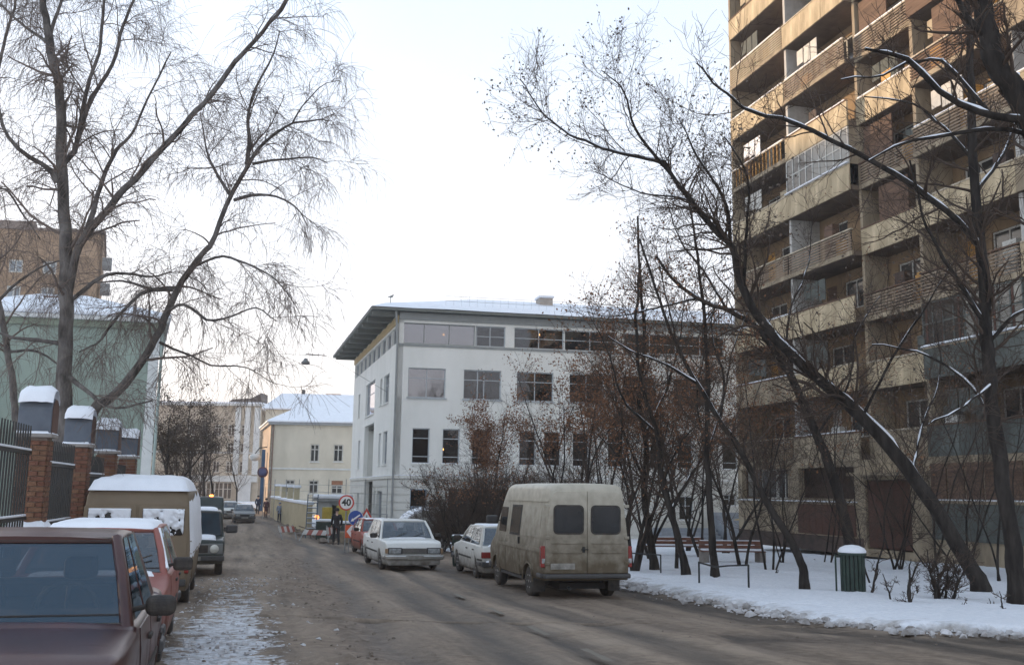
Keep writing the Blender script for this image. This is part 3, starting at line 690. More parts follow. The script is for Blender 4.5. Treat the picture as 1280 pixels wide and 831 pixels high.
# ground storey
gb=MB(); wall(gb,FA,0,30,-.6,Z0-.0,[(.4,4.7,1.55,2.9),(10.5,13.3,-.3,2.35),(5.6,9.8,1.6,2.9)],.3); 
gb.build('ground_floor_wall',M_PAN2,apt)
b=MB(); wall(b,Frame(FA(.3,0,.9),FA.a,FA.n),0,29,-.6,Z0,(),.1); b.build('inner_wall',M_DKW,apt)
for q,(a0,a1) in enumerate(((.4,1.8),(1.9,3.3),(3.4,4.7))): window(apt,FA,a0,a1,1.55,2.9,d=.25,fm=M_WFR if q else M_BRN,gm=G_DARK,mull=(.5,),trans=())
for q in range(9): piece('ground_board',('gbd',),(.45,.04,1.25),M_RBRN,5.55+q*.48,.1,-.05)
for q in range(5): piece('door_board',('dbd',),(.52,.05,2.55),M_RBRN,10.55+q*.55,-.25,.08)
for q in range(17): piece('ground_panel',('gpl',),(.86,.05,1.25),M_GREEN,14.5+q*.9,.25,-.06)
for q in range(17): piece('upper_panel',('gpu',),(.80,.05,1.28),M_GREEN if q%3 else M_BRN,14.53+q*.9,1.62,-.055)
b=MB(); b.wbox(FA,14.4,30,1.50,1.60,-.12,-.003); b.wbox(FA,10.3,14.39,2.5,2.62,-.7,-.003); b.build('ledge',M_PAN2,apt)
b=MB(); b.wbox(FA,14.4,30,1.603,1.65,-.11,-.005); b.wbox(FA,.3,10,1.45,1.50,-.14,-.003); b.build('snow',SNOW,apt,bevel=.015)
b=MB(); b.wbox(FA,0,10.3,-.6,.05,-.02,-.004); b.build('plinth',M_DKW,apt)
b=MB(); FE=Frame(FA(0,0,0),FA.n,FA.a); wall(b,FE,DEP+.06,16,-.6,Z0+FH*NF,(),.2); wall(b,Frame(FA(30,0,0),FA.n,-FA.a),0,16,-.6,Z0+FH*NF,(),.2); wall(b,Frame(FA(0,0,16),FA.a,-FA.n),0,30,-.6,Z0+FH*NF,(),.2)
b.build('end_wall',CONC,apt)
b=MB(); b.wbox(FA,-.3,30.3,Z0+FH*NF+.005,Z0+FH*NF+.3,-.3,16.3); b.build('roof',M_PAN2,apt)
# ---------------- green house on the left
def simple_wall_building(): pass
M_GRN=mat('green_render',(.23,.29,.245),.88,.14,.5,.15,30.,c2=(.30,.365,.31),streak=2.)
M_TRIM=mat('white_trim',(.62,.63,.61),.8,.1,2.,.1)
gO=P(187,600,45); gO=Vector((gO.x,45,gzf(45)))
FG=Frame(gO,(-math.cos(R(11)),-math.sin(R(11))),(-math.sin(R(20.6)),math.cos(R(20.6))))
gh_=thing('green_house','pale green rendered house with snowy hipped roof behind the brick pillars','building')
zg=FG.pix(190,404)[1]; GW=9.2; GD=12.
b=MB(); wall(b,FG,0,GW,-.3,zg,(),.3,back=False)
FGs=Frame(FG(0,0,0),FG.n,FG.a); wall(b,FGs,0,GD,-.3,zg,[(2,3.1,5.4,7.3),(5,6.1,5.4,7.3),(8,9.1,5.4,7.3),(2,3.1,1.8,3.7),(5,6.1,1.8,3.7)],.3,back=False)
wall(b,Frame(FG(GW,0,0),FG.n,-FG.a),0,GD,-.3,zg,(),.2,back=False); wall(b,Frame(FG(0,0,GD),FG.a,-FG.n),0,GW,-.3,zg,(),.2,back=False)
b.build('wall',M_GRN,gh_)
for h in [(2,3.1,5.4,7.3),(5,6.1,5.4,7.3),(8,9.1,5.4,7.3),(2,3.1,1.8,3.7),(5,6.1,1.8,3.7)]: window(gh_,FGs,*h,fm=M_WFR,gm=MATS['old_window_pane'],mull=(.5,),trans=(.7,),sill=M_TRIM)
b=MB(); b.wbox(FG,-.02,.42,-.2,zg-.6,-.05,-.002); b.build('corner_trim',M_TRIM,gh_)
b=MB(); b.wbox(FG,-.35,GW+.35,zg+.002,zg+.2,-.35,GD+.3); b.build('eaves',M_TRIM,gh_,bevel=.03)
b=MB(); b.wbox(FG,-.2,GW+.2,zg-.3,zg-.004,-.16,-.003); b.build('cornice',mat('olive_cornice',(.21,.25,.19),.85,.15,2.,.1),gh_)
def hip(F,a0,a1,d0,d1,z0,h,inset,root,m,t=.16,name='roof_snow'):
    ov=[(a0,d0),(a1,d0),(a1,d1),(a0,d1)]; A=(a0+inset[0],(d0+d1)/2 if inset[2] is None else d0+inset[2]); B=(a1-inset[1],(d0+d1)/2 if inset[2] is None else d0+inset[2])
    b=MB(); vs=[F(a,z0,d) for a,d in ov]+[F(a,z0+t,d) for a,d in ov]+[F(A[0],z0+h,A[1]),F(B[0],z0+h,B[1])]
    b.add(vs,[(0,1,5,4),(1,2,6,5),(2,3,7,6),(3,0,4,7),(4,5,9,8),(5,6,9),(6,7,8,9),(7,4,8),(3,2,1,0)]); return b.build(name,m,root,bevel=.05)
hip(FG,-.45,GW+.4,-.45,GD+.4,zg+.203,1.55,(3.9,4.,4.),gh_,SNOW)
a_,z_=FG.pix(65,372); b=MB(); b.wbox(FG,a_-.6,a_+.6,zg+.4,zg+1.5,2.6,3.6); b.build('chimney',mat('brown_brick_chimney',(.18,.10,.07),.9,.25,4.,.2),gh_)
b=MB(); q=FG(-.12,0,-.15); b.tube([q,q+Vector((0,0,zg-.3)),q+Vector((-.1,-.15,zg+.05))],.07,8); b.build('downpipe',mat('pale_green_pipe',(.34,.42,.39),.5,.1,3,0),gh_)
# ---------------- brick tower far left
bO=P(105,600,105); FB=Frame((bO.x,105,-.5),(-math.cos(R(9)),-math.sin(R(9))),(-math.sin(R(21.5)),math.cos(R(21.5))))
M_BRK=mat('tan_brick',(.27,.175,.105),.9,.2,1.,.3,18.,c2=(.38,.26,.165))
bt=thing('brick_apartment_tower','tall tan brick apartment house rising behind the green house','building')
zt=FB.pix(105,291)[1]; hs=[]
for f in range(9):
    for c in range(5): hs.append((4.2+c*3.4-.0,5.6+c*3.4, zt-3.9-f*2.85-1.7+.9, zt-3.9-f*2.85+.6))
hs=[h for h in hs if h[2]>1]
ax=[FB.pix(px,330)[0] for px in (20,)]
off=ax[0]-(4.9+3.4); hs=[(h[0]+off,h[1]+off,h[2],h[3]) for h in hs]
b=MB(); wall(b,FB,0,62,-1,zt,hs,.3,back=False); FBs=Frame(FB(0,0,0),FB.n,FB.a); wall(b,FBs,0,12,-1,zt,(),.3,back=False); wall(b,Frame(FB(0,0,12),FB.a,-FB.n),0,62,-1,zt,(),.3,back=False); wall(b,Frame(FB(62,0,0),FB.n,-FB.a),0,12,-1,zt,(),.3,back=False); b.build('wall',M_BRK,bt)  # length past the left view edge is added to block the low sun
for h in hs: window(bt,FB,*h,d=.1,fm=M_WFR,gm=mat('sky_lit_pane',(.20,.23,.25),.1,.3,.5,0,spec=.8),mull=(.5,),trans=(),fw=.16)
b=MB(); b.wbox(FB,-.2,7,zt+.003,zt+.25,-.2,12.2); b.wbox(FB,7.003,62.2,zt+.003,zt+.9,-.2,12.2); b.build('roof',mat('roof_edge',(.22,.17,.14),.9,.2,1,.1),bt)
for f in range(8):
    b=MB(); b.wbox(FBs,2.,5.,zt-2.2-f*2.85-.9,zt-2.2-f*2.85,-1.0,-.005); b.build('balcony',mat('grey_balcony',(.33,.35,.36),.8,.2,1,0),bt)
# ---------------- cream two-storey house
M_CREAM=mat('cream_render',(.58,.535,.43),.88,.10,.8,.1,30.,c2=(.66,.61,.50),streak=2.)
M_PINK=mat('pinkish_render',(.50,.39,.30),.88,.1,.8,.1)
cO=P(334,625,98); FC=Frame((cO.x,98,gzf(98)-.2),(1,.04),(-.30,.954)); FCs=Frame((cO.x,98,gzf(98)-.2),(-.30,.954),(1,.04))
cr=thing('cream_house','cream two storey house with snowy hipped roof beyond the white building','building')
zc=FC.pix(380,531)[1]; CW=14; CD=12
def cw(px0,px1,py0,py1): a0,b1=FC.pix(px0,py0); a1,b0=FC.pix(px1,py1); return (a0,a1,b0,b1)
ch_=[cw(388.5,398.5,555,577),cw(417.5,428.5,555.5,577),cw(357,368,599.5,616),cw(386.5,397.5,600,617),cw(414.5,428,600.5,617.5)]
b=MB(); wall(b,FC,0,CW,-.3,zc,ch_,.3,back=False); b.build('wall',M_CREAM,cr)
sw=[(2.5,3.6,4.6,6.3),(6,7.1,4.6,6.3),(2.5,3.6,1.2,2.9),(6,7.1,1.2,2.9)]
b=MB(); wall(b,FCs,.0,CD,-.3,zc,sw,.3,back=False); wall(b,Frame(FC(0,0,CD),FC.a,-FC.n),0,CW,-.3,zc,(),.2,back=False); wall(b,Frame(FC(CW,0,0),FC.n,-FC.a),0,CD,-.3,zc,(),.2,back=False); b.build('wall',M_PINK,cr)
M_BRW=mat('brown_upper_board',(.28,.13,.07),.8,.2,3,0)
for i,h in enumerate(ch_):
    if i==4: b=MB(); b.wbox(FC,h[0],h[1],h[3]-.42,h[3],.05,.1); b.build('window_board',M_BRW,cr); h=(h[0],h[1],h[2],h[3]-.43)
    window(cr,FC,*h,d=.1,fm=M_WFR,gm=MATS['old_window_pane'],mull=(.5,),trans=(.7,),fw=.10,sill=M_TRIM)
for h in sw: window(cr,FCs,*h,d=.1,fm=M_WFR,gm=MATS['old_window_pane'],mull=(.5,),trans=(.7,),fw=.1)
zs=FC.pix(400,586)[1]; b=MB(); b.wbox(FC,-.03,CW,zs-.08,zs+.08,-.08,-.003); b.build('string_course',M_TRIM,cr)
b=MB(); b.wbox(FC,-.3,CW+.3,zc+.002,zc+.22,-.4,CD+.3); b.build('eaves',mat('grey_eaves',(.33,.35,.36),.7,.1,2,0),cr,bevel=.03)
hip(FC,-.45,CW+.4,-.55,CD+.4,zc+.223,2.75,(5.2,1.,6.),cr,SNOW)
b=MB(); b.tube([FC(.25,0,-.12),FC(.25,zc,-.12)],.06,6); b.build('downpipe',mat('rusty_pipe',(.20,.13,.10),.7,.3,3,0),cr)
# house behind it with chimneys
hO=P(338,600,122); FH_=Frame((hO.x,122,-.5),(1,.1),(-.1,1)); hb=thing('rear_house','distant cream house with snowy roof and brick chimneys','building')
zh=FH_.pix(360,512)[1]; b=MB(); wall(b,FH_,-1,16,0,zh,(),.3,back=False); b.build('wall',M_CREAM,hb)
hip(FH_,-1.5,16.5,-.4,9,zh+.01,2.35,(1.9,2.,4.),hb,SNOW)
for (px,py,wd,hh,m) in ((374.5,492,.35,1.5,IRON),(406,497,.6,1.2,M_BRW),(416,497,1.2,1.6,M_BRW),(430,499,.45,1.4,M_TRIM)):
    a_=FH_.pix(px,py)[0]*1.02; z_=P(px,py-5,126).z+.5; b=MB(); b.wbox(FH_,a_-wd/2,a_+wd/2,z_-3,z_,3.5,4.5); b.build('chimney',m,hb); 
# ---------------- yellow building closing the street
yO=P(205,610,165); FY=Frame((yO.x,165,-.8),(1,-.03),(.03,1)); yb_=thing('yellow_facade_building','yellow building with pale pilasters closing the far end of the street','building')
M_YEL=mat('ochre_render',(.44,.37,.28),.9,.18,.5,.1,c2=(.58,.50,.39)); zy=FY.pix(280,507)[1]; YW=FY.pix(324,560)[0]
hs=[]; 
for r_ in range(3):
    for c in range(7): hs.append((1.2+c*2.2,2.3+c*2.2,4.9+r_*3.0,6.7+r_*3.0))
hs=[h for h in hs if h[1]<YW and h[3]<zy-.3]; gf=[(FY.pix(247,600)[0],FY.pix(290,600)[0],.6,3.3)]
b=MB(); wall(b,FY,-9,YW,-1,zy,hs+gf,.3,back=False); wall(b,Frame(FY(-9,0,10),FY.a,FY.n),0,YW+9,-1,zy,(),.3,back=False); b.build('wall',M_YEL,yb_)
for h in hs: window(yb_,FY,*h,d=.12,fm=M_WFR,gm=MATS['old_window_pane'],mull=(.5,),trans=(.7,),fw=.12)
h=gf[0]
for q in range(4): wq=(h[1]-h[0])/4; window(yb_,FY,h[0]+q*wq,h[0]+(q+1)*wq,h[2],h[3],d=.15,fm=M_WFR,gm=MATS['old_window_pane'],mull=(.5,),trans=(.6,),fw=.12,name='shop_window')
b=MB(); b.wbox(FY,h[0]-1,YW-.1,h[3]+.1,h[3]+1.1,-.3,-.01); b.build('shop_fascia',M_TRIM,yb_)
for px in (296,308,320):
    a_=FY.pix(px,560)[0]; b=MB(); b.wbox(FY,a_-.45,a_+.45,4.6,zy-.2,-.3,-.01); b.build('pilaster',M_TRIM,yb_)
a_=FY.pix(307,600)[0]; b=MB(); b.wbox(FY,a_-1.3,a_+1.,-.8,4.5,-.5,-.32); b.build('portal',mat('pale_stone',(.6,.6,.58),.8,.1,1,.1),yb_)
b=MB(); b.wbox(FY,-9,YW+.3,zy+.002,zy+.3,-.6,10); b.build('cornice',M_TRIM,yb_)
b=MB(); b.wbox(FY,-9,YW+.3,zy+.303,zy+.6,-.6,10); b.build('roof_snow',SNOW,yb_,bevel=.1)
a_=FY.pix(300,503)[0]; b=MB(); b.prism([(a_-2.4,zy+.6),(a_+3.2,zy+.6),(a_+3.2,zy+2.3),(a_+1.6,zy+1.4),(a_-1.6,zy+1.2)],1,5,'y',0,Matrix(((FY.a.x,FY.n.x,0,FY.o.x),(FY.a.y,FY.n.y,0,FY.o.y),(0,0,1,FY.o.z),(0,0,0,1)))); b.build('roof_dormer',mat('dark_roof_metal',(.09,.08,.08),.7,.2,2,0),yb_)
for z_ in (8.1,): b=MB(); b.wbox(FY,-9,YW+.1,z_-.06,z_+.12,-.25,-.01); b.build('string_course',M_TRIM,yb_)
# blue hoarding and round white lamp beside the cream house
q=P(321,640,100); bh=tag(None or (lambda b:(b.box(-1.0,.5,0,.25,0,6.6),b.build('blue_banner',mat('blue_panel',(.03,.10,.20),.6,.2,1.5,.1),loc=(q.x+.2,104,gzf(100)-.1)))[1])(MB()),'tall dark blue hoarding at the corner before the far facade','hoarding')
sp=P(318.5,571,99); st=thing('hanging_street_lamp','white bowl lamp on a bracket at the corner of the cream house','street lamp',loc=sp)
b=MB(); b.lathe([(.01,.35),(.45,.25),(.6,0),(.4,-.3),(.01,-.42)],14); b.build('lamp_bowl',M_TRIM,st)
b=MB(); b.tube([(0,0,.3),(.4,.1,.9),(1.1,.3,1.0)],.06,6); b.build('bracket',IRON,st)
q=P(331,590,98); b=MB(); b.lathe([(.01,-.08),(.52,-.08),(.52,0),(.01,0)],20,axis='y'); b.lathe([(.01,-.10),(.38,-.10),(.38,-.081),(.01,-.081)],20,1,axis='y'); tag(b.build('round_sign',[mat('dark_red_disc',(.10,.04,.05),.6,.2,2,0),mat('dark_blue_disc',(.05,.06,.14),.6,.2,2,0)],loc=(q.x-.1,97.6,q.z)),'round dark red and blue sign on the corner of the cream house','sign')

# ================================================================ BRICK PILLARS AND IRON FENCE
M_BRICK=mat('red_brick',(.12,.05,.034),.9,.3,5.,.5,60.,c2=(.19,.085,.055))
M_BRICK2=mat('orange_brick',(.16,.08,.048),.9,.3,5.,.5,60.,c2=(.21,.11,.065))
M_MORT=mat('mortar',(.20,.17,.15),.95,.2,8.,.4)
M_CAPM=mat('blue_grey_sheet_metal',(.075,.095,.125),.7,.2,2.,.2,20.,c2=(.12,.145,.18))
M_CAPS=mat('rusty_cap_side',(.10,.055,.045),.8,.3,3.,.2)
FROT=math.atan2(-.25,1)  # fence runs along local y
bl,bh_,bd,mo=.25,.065,.12,.011
bm_=[MB(),MB()]
for i,q in enumerate(bm_): q.box(-bl/2,bl/2,-bd/2,bd/2,0,bh_)
bricks=[bm_[0].mesh('brick',M_BRICK),bm_[1].mesh('brick',M_BRICK2)]
fd=Vector((-.2425,.970,0)); f0=Vector((-7.2,15.2,0))
PS=3.72; cap_h=.62; ztop=3.02
ordn=['nearest','second','third','fourth','fifth','sixth']
def pillar(i,detail,label):
    s_=(i)*PS; p=f0+fd*s_; g=gzf(p.y)+.0; root=thing('brick_pillar',label,'pillar',loc=(p.x,p.y,g),rz=-FROT*-1 if False else math.atan2(fd.y,fd.x)-math.pi/2,group='brick pillars of the fence')
    H=ztop-cap_h-g; 
    tiers=[(0,.42,.37),(.42,1.22,.32),(1.25,H,.27)]    # z0,z1,half width
    ti=[(.0,.33,.29),(.36,1.30,.245),(1.36,H,.20)]
    stuff=MB()
    for (z0,z1,hw) in ti:
        c=MB(); c.box(-hw+.012,hw-.012,-hw+.012,hw-.012,z0-.25 if z0==0 else z0-.03,z1); c.build('core',M_MORT,root)
        nb=2; L=2*hw/nb; rows=int((z1-z0)/(bh_+mo))
        for r_ in range(rows):
            zz_=z0+r_*(bh_+mo)
            for side in range(4):
                if side in(1,) : pass
                rot=Matrix.Rotation(side*math.pi/2,4,'Z')
                xs_=[-L/2,L/2] if r_%2 else [-hw+L*.25+.0,0,hw-L*.25]
                sc_=[1,1] if r_%2 else [.5,1,.5]
                for x_,s2 in zip(xs_,sc_):
                    if detail and side in (0,1,3) :
                        o=inst('brick',bricks[random.random()<.45],root); v=rot@Vector((x_,-hw+.05,zz_)); o.location=v; o.rotation_euler.z=side*math.pi/2; o.scale=((L*s2-mo)/bl,1+random.uniform(-.04,.06),1)
                    else:
                        hl=(L*s2-mo)/2; stuff.box(x_-hl,x_+hl,-hw-.01,-hw+.1,zz_,zz_+bh_,int(random.random()<.45),rot)
    if stuff.v: tag(stuff.build('brickwork',[M_BRICK,M_BRICK2],root),None,None,kind='stuff')
    M_LEDGE=mat('ledge_concrete',(.3,.28,.26),.85,.2,3.,.2)
    for zl,hw in ((.33,.33),(1.30,.28),(H-.0,.26)):
        c=MB(); c.box(-hw,hw,-hw,hw,zl,zl+.055); c.build('ledge',M_LEDGE,root,bevel=.01)
        c=MB(); n_=9; R0=random.random()*50
        def top(u,v): return zl+.056+ (0 if min(u,v,1-u,1-v)<.01 else .06+.07*float(fbm(u*3+R0,v*3,1.,2)))
        c.grid([(-hw*1.0+2*hw*u/(n_-1),-hw+2*hw*v/(n_-1),top(u/(n_-1),v/(n_-1))) for u in range(n_) for v in range(n_)],n_,n_); c.build('snow',SNOW,root)
    # sheet metal barrel cap with its mound of snow
    hw=.235; prof=[(-hw,H+.07),(hw,H+.07)]+[(hw*math.cos(a)*1.0,H+.07+.33+.20*math.sin(a)) for a in np.linspace(0,math.pi,13)]
    c=MB(); c.prism(prof,-hw,hw,'x'); c.build('cap',[M_CAPM],root,bevel=.012)
    c=MB(); c.prism([(y*.93,z-.015) for y,z in prof],hw+.002,hw+.012,'x'); c.build('cap_side',M_CAPS,root)
    sn=[];na,nb_=15,7
    for ii in range(na):
        a=math.pi*(.13+.74*ii/(na-1))
        for jj in range(nb_):
            y=-hw*1.04+2*hw*1.04*jj/(nb_-1); th=(.17*math.sin(a)**.8)*(1 if 0<jj<nb_-1 else .45)+.012+.03*random.random()
            sn.append((y,(hw+th)*math.cos(a)*.98,H+.40+(.20+th*.8)*math.sin(a)+.07*float(fbm(y*4+a,a*1.2+ztop*p.y,1.,3))*math.sin(a)))
    c=MB(); c.grid(sn,na,nb_); c.build('snow',SNOW,root)
    return root
plab=['brick fence pillar with the largest snow capped blue metal cap, at far left','second brick fence pillar from the left, its blue cap in front of the birch','third brick fence pillar from the left, above the tan van','small fourth brick fence pillar, beside the corner of the green house']
for i in range(4): pillar(i,i<2,plab[i])
def fence_panel(i,label):
    a=f0+fd*(i*PS+.36); b_=f0+fd*((i+1)*PS-.36); g=gzf(a.y)
    root=thing('iron_fence_panel',label,'fence',loc=(a.x,a.y,g),rz=math.atan2(fd.y,fd.x)-math.pi/2,group='iron fence panels between pillars')
    Ln=(b_-a).length; n_=19
    me=shared('bar',lambda:(lambda m_:(m_.box(-.012,.012,-.012,.012,.25,2.55),m_.prism([(-.022,2.55),(.022,2.55),(0,2.72)],-.01,.01,'x'),m_.mesh('bar',IRON))[2])(MB()))
    for k in range(n_): inst('bar',me,root,loc=(0,(k+.5)*Ln/n_,0))
    for zr_ in (.4,1.35,2.3):
        c=MB(); c.box(-.03,.03,0,Ln,zr_,zr_+.05); c.build('rail',IRON,root)
        c=MB(); c.box(-.028,.028,.02,Ln-.02,zr_+.052,zr_+.085); c.build('snow',SNOW,root,bevel=.01)
    c=MB(); c.box(-.2,.2,-.0,Ln,-.3,.24); c.build('base_wall',M_MORT,root)
    c=MB(); c.box(-.21,.21,.0,Ln,.243,.33); c.build('snow',SNOW,root,bevel=.03)
for i,l in ((-1,'black iron railings left of the nearest brick pillar'),(0,'black iron railings between the first and second brick pillars'),(1,'black iron railings between the second and third brick pillars'),(2,'black iron railings between the third and fourth brick pillars')): fence_panel(i,l)
# ================================================================ VEHICLES  (local x forward, y left, z up, origin on the ground)
def wheel_parts(root, x, y, r, wd, side, rimm, cap=False):
    b=MB(); M=Matrix.Translation((x,y,r)) 
    prof=[(r*.62,-wd/2),(r*.88,-wd/2),(r*.97,-wd/2+.025),(r,-wd/2+.06),(r,wd/2-.06),(r*.97,wd/2-.025),(r*.88,wd/2),(r*.62,wd/2)]
    b.lathe(prof,24,m=M,axis='y'); w_=b.build('wheel',BLACK,root)
    b=MB(); s=side; yo=s*wd/2
    b.lathe([(r*.60,yo-s*.01),(r*.62,yo-s*.0),(r*.56,yo-s*.03),(r*.35,yo-s*.045),(r*.2,yo-s*.005),(.001,yo+s*.004)],20,m=M,axis='y')
    for k in range(6):
        a=k*math.pi/3; b.lathe([(.012,yo-s*.02),(.02,yo+s*.001),(.001,yo+s*.003)],6,m=M@Matrix.Translation((r*.42*math.cos(a),0,r*.42*math.sin(a))),axis='y')
    b.build('rim',rimm,w_)
def interp(pts,x): return float(np.interp(x,[p[0] for p in pts],[p[1] for p in pts]))
class Car: pass
def make_vehicle(name,label,loc,heading,L,W,paint,top,wb_,rw,clear,plan=.10,belt=None,cabin=None,tumble=.14,group=None,cat='car',xw0=None,roundz=.04,rimm=None,wd=.17,detail=1,gl=None,opened=False):
    """body shell as a loft of cross sections; wheel arches are cut by the lower edge"""
    d=Vector((heading[0],heading[1])).normalized()
    root=thing(name,label,cat,loc=(loc[0],loc[1],gzf(loc[1])+(loc[2] if len(loc)>2 else 0)),rz=math.atan2(d.y,d.x),group=group)
    c=Car(); c.root=root; c.L=L; c.W=W; c.top=top; c.cabin=cabin
    xf=(wb_/2+(xw0 or 0)); xr_=xf-wb_; ra=rw+.055
    c.xf=xf; c.xr=xr_
    zmax=max(p[1] for p in top)
    zw=.62 if belt is None else belt*.75
    def half(x): 
        e_=abs(x)/(L/2); return W/2*(1-plan*max(0,(e_-.62)/.38)**2.2)
    def ys(x,z):
        t_=top_=interp(top,x)
        k=(z-zw); s=half(x)
        if k<0: return s*(1-.10*(k/zw)**2)
        if belt is not None and z>belt: return s*(1-.015)-(z-belt)*tumble
        return s*(1-.02*(k/max(.2,(belt or t_)-zw))**2)
    c.ys=ys
    def bot(x):
        b0=clear
        for xw in (xf,xr_):
            if abs(x-xw)<ra: b0=max(b0,rw+math.sqrt(ra*ra-(x-xw)**2)-.0)
        return b0
    X=set(np.round(np.linspace(-L/2+.001,L/2-.001,34),3)); 
    for xw in (xf,xr_):
        for a in np.linspace(0,math.pi,13): X.add(round(xw+ra*.9999*math.cos(a),4))
        X|={round(xw-ra-.001,4),round(xw+ra+.001,4)}
    for p in top: X.add(round(min(max(p[0],-L/2+.001),L/2-.001),3))
    X=sorted(x for x in X if -L/2<=x<=L/2)
    rings=[]
    for x in X:
        zt=interp(top,x); zb=min(bot(x),zt-.12); r=roundz
        zs_=[zb]+[zb+(zt-r-zb)*k for k in (.12,.3,.5,.7,.88)]+[zt-r]
        s=[(ys(x,z),z) for z in zs_]; yt=s[-1][0]
        s+= [(yt-r*.3,zt-r*.35),(yt-r*1.1,zt),(yt*.5,zt+.018),(0,zt+.024)]
        ring=[(x,y,z) for y,z in s]+[(x,-y,z) for y,z in reversed(s[:-1])]
        rings.append(ring)
    b=MB(); b.loft(rings); body=b.build('body',paint,root)
    # dark floor and wheel wells
    b=MB(); hb=W/2-wd-.06; b.box(-L/2+.15,L/2-.15,-hb,hb,clear-.02,max(clear+.25,rw*1.6)); b.box(-L/2+.3,L/2-.3,-W/2+.09,W/2-.09,clear+.02,clear+.1); b.build('underbody',UNDER,root)
    for xw in (xf,xr_):
        for s in (1,-1): wheel_parts(root,xw,s*(W/2-wd/2-.035),rw,wd,s,rimm or CHROME)
        if detail:
            pass
    if cabin:
        zb,zr,xwb,xwt,xrt,xrb,wbm,wtp=cabin     # belt z, roof z, windscreen base/top x, rear top/base x, half widths
        prof=[(xrb-.0,zb-.03),(xrb+.001,zb),(xrt,zr-.035),(xrt+.12,zr-.01),((xrt+xwt)/2,zr),(xwt-.12,zr-.012),(xwt,zr-.04),(xwb-.001,zb),(xwb,zb-.03)]
        def yc(z): return wbm+(wtp-wbm)*min(1,max(0,(z-zb)/(zr-zb)))
        c.yc=yc
        def zt_(x): return interp([(xrb,zb)]+prof[2:7]+[(xwb,zb)],x)
        if not opened:
            rings=[]
            for x in sorted(set(list(np.linspace(xrb+.002,xwb-.002,30))+[p[0] for p in prof[2:7]])):
                zt=max(zt_(x),zb+.004); cr_=.018 if zt>zr-.045 else 0.; r=min(.05,(zt-zb)*.5); s=[(yc(zb)+.004,zb-.04),(yc(zb),zb),(yc(zb+(zt-r-zb)*.5),zb+(zt-r-zb)*.5),(yc(zt-r),zt-r),(yc(zt)-r*.35,zt-r*.3),(yc(zt)-r*1.1,zt),(yc(zt)*.5,zt+cr_*.75),(0,zt+cr_)]
                rings.append([(x,y,z) for y,z in s]+[(x,-y,z) for y,z in reversed(s[:-1])])
            b=MB(); b.loft(rings); b.build('cabin',paint,root)
        else:
            rings=[]
            for x in np.linspace(xrt-.02,xwt+.03,14):
                zt=zt_(min(max(x,xrt+.005),xwt-.005)); ye=yc(zr-.05); rings.append([(x,y,z) for y,z in ((ye-.05,zt-.05),(ye+.006,zt-.045),(ye-.01,zt-.012),(ye-.06,zt),(ye*.5,zt+.012),(0,zt+.016),(-ye*.5,zt+.012),(-ye+.06,zt),(-ye+.01,zt-.012),(-ye-.006,zt-.045),(-ye+.05,zt-.05))])
            b=MB(); b.loft(rings); b.build('roof',paint,root)
            for s in (1,-1):
                b=MB(); b.tube([(xwb+.02,s*(yc(zb)-.015),zb-.03),((xwb+xwt)/2+.01,s*(yc((zb+zr)/2)-.015),(zb+zr)/2+.005),(xwt,s*(yc(zr)-.02),zr-.04)],[.042,.036,.036],8); b.build('pillar',paint,root)
                xm=(xwt+xrt)/2+.12; b=MB(); b.tube([(xm,s*(yc(zb)-.01),zb-.03),(xm-.02,s*(yc(zr)-.015),zr-.04)],.03,6); b.build('pillar',paint,root)
                wq=.30 if xrb>-L/2+.5 else .24
                b=MB(); y0,y1=s*yc(zb),s*yc(zr-.04); v=[(xrb-.02,y0,zb-.03),(xrb+wq,y0,zb-.03),(xrt+.16,y1,zr-.04),(xrt-.03,y1,zr-.04)]; b.add(v+[(x,y-s*.06,z) for x,y,z in v],[(0,1,2,3),(4,5,6,7),(0,1,5,4),(1,2,6,5),(2,3,7,6),(3,0,4,7)]); b.build('pillar',paint,root,bevel=.012)
            b=MB(); b.box(xrb+.08,xwb-.06,-wbm+.03,wbm-.03,zb-.0+.028,zb+.04); b.box(xwb-.42,xwb-.08,-wbm+.05,wbm-.05,zb+.02,zb+.075); b.build('interior_trim',SEATM,root,bevel=.01)
            for s in (1,-1):
                b=MB(); q_=Matrix.Translation((xm-.02,s*.34,zb-.25))@Matrix.Rotation(R(-14),4,'Y'); b.box(-.07,.07,-.23,.23,0,.42,0,q_); b.box(-.05,.05,-.11,.11,.46,.62,0,q_); b.build('seat',SEATM,root,bevel=.04)
            b=MB(); b.box(xrb+.42,xrb+.55,-wbm+.1,wbm-.1,zb,zb+.17); b.build('rear_seat',SEATM,root,bevel=.04)
            b=MB(); q_=Matrix.Translation((xwb-.50,.34,zb+.05))@Matrix.Rotation(R(65),4,'Y')
            pts=[q_@Vector((.185*math.cos(k*math.tau/20),.185*math.sin(k*math.tau/20),0)) for k in range(21)]; b.tube(pts,.015,6); b.tube([q_@Vector((-.18,0,0)),q_@Vector((.18,0,0))],.012,5); b.build('steering_wheel',BLACK,root)
        g=gl or DGLASS
        def slope_patch(nm,xb,xt,zlo,zhi,m,off,inset=.07):
            b=MB(); n=9; pts=[]; sg=1 if xb>xt else -1
            nx=(zr-zb); nzv=abs(xb-xt); ln=math.hypot(nx,nzv); nx,nzv=nx/ln*sg,nzv/ln
            for k in range(1 if m in (CAR_GLASS,BLUE_GLASS) else 2):
                q=[]
                for i in range(5):
                    f=zlo+(zhi-zlo)*i/4; z=zb+(zr-.04-zb)*f; x=xb+(xt-xb)*f
                    for j in range(n):
                        u=-1+2*j/(n-1); y=u*(yc(z)-inset); o=off-(.02 if k else 0)
                        q.append((x+nx*o-(.05*u*u*sg*.0),y,z+nzv*o))
                b.grid(q,5,n,0,True)
            return b.build(nm,m,root)
        c.slope=slope_patch
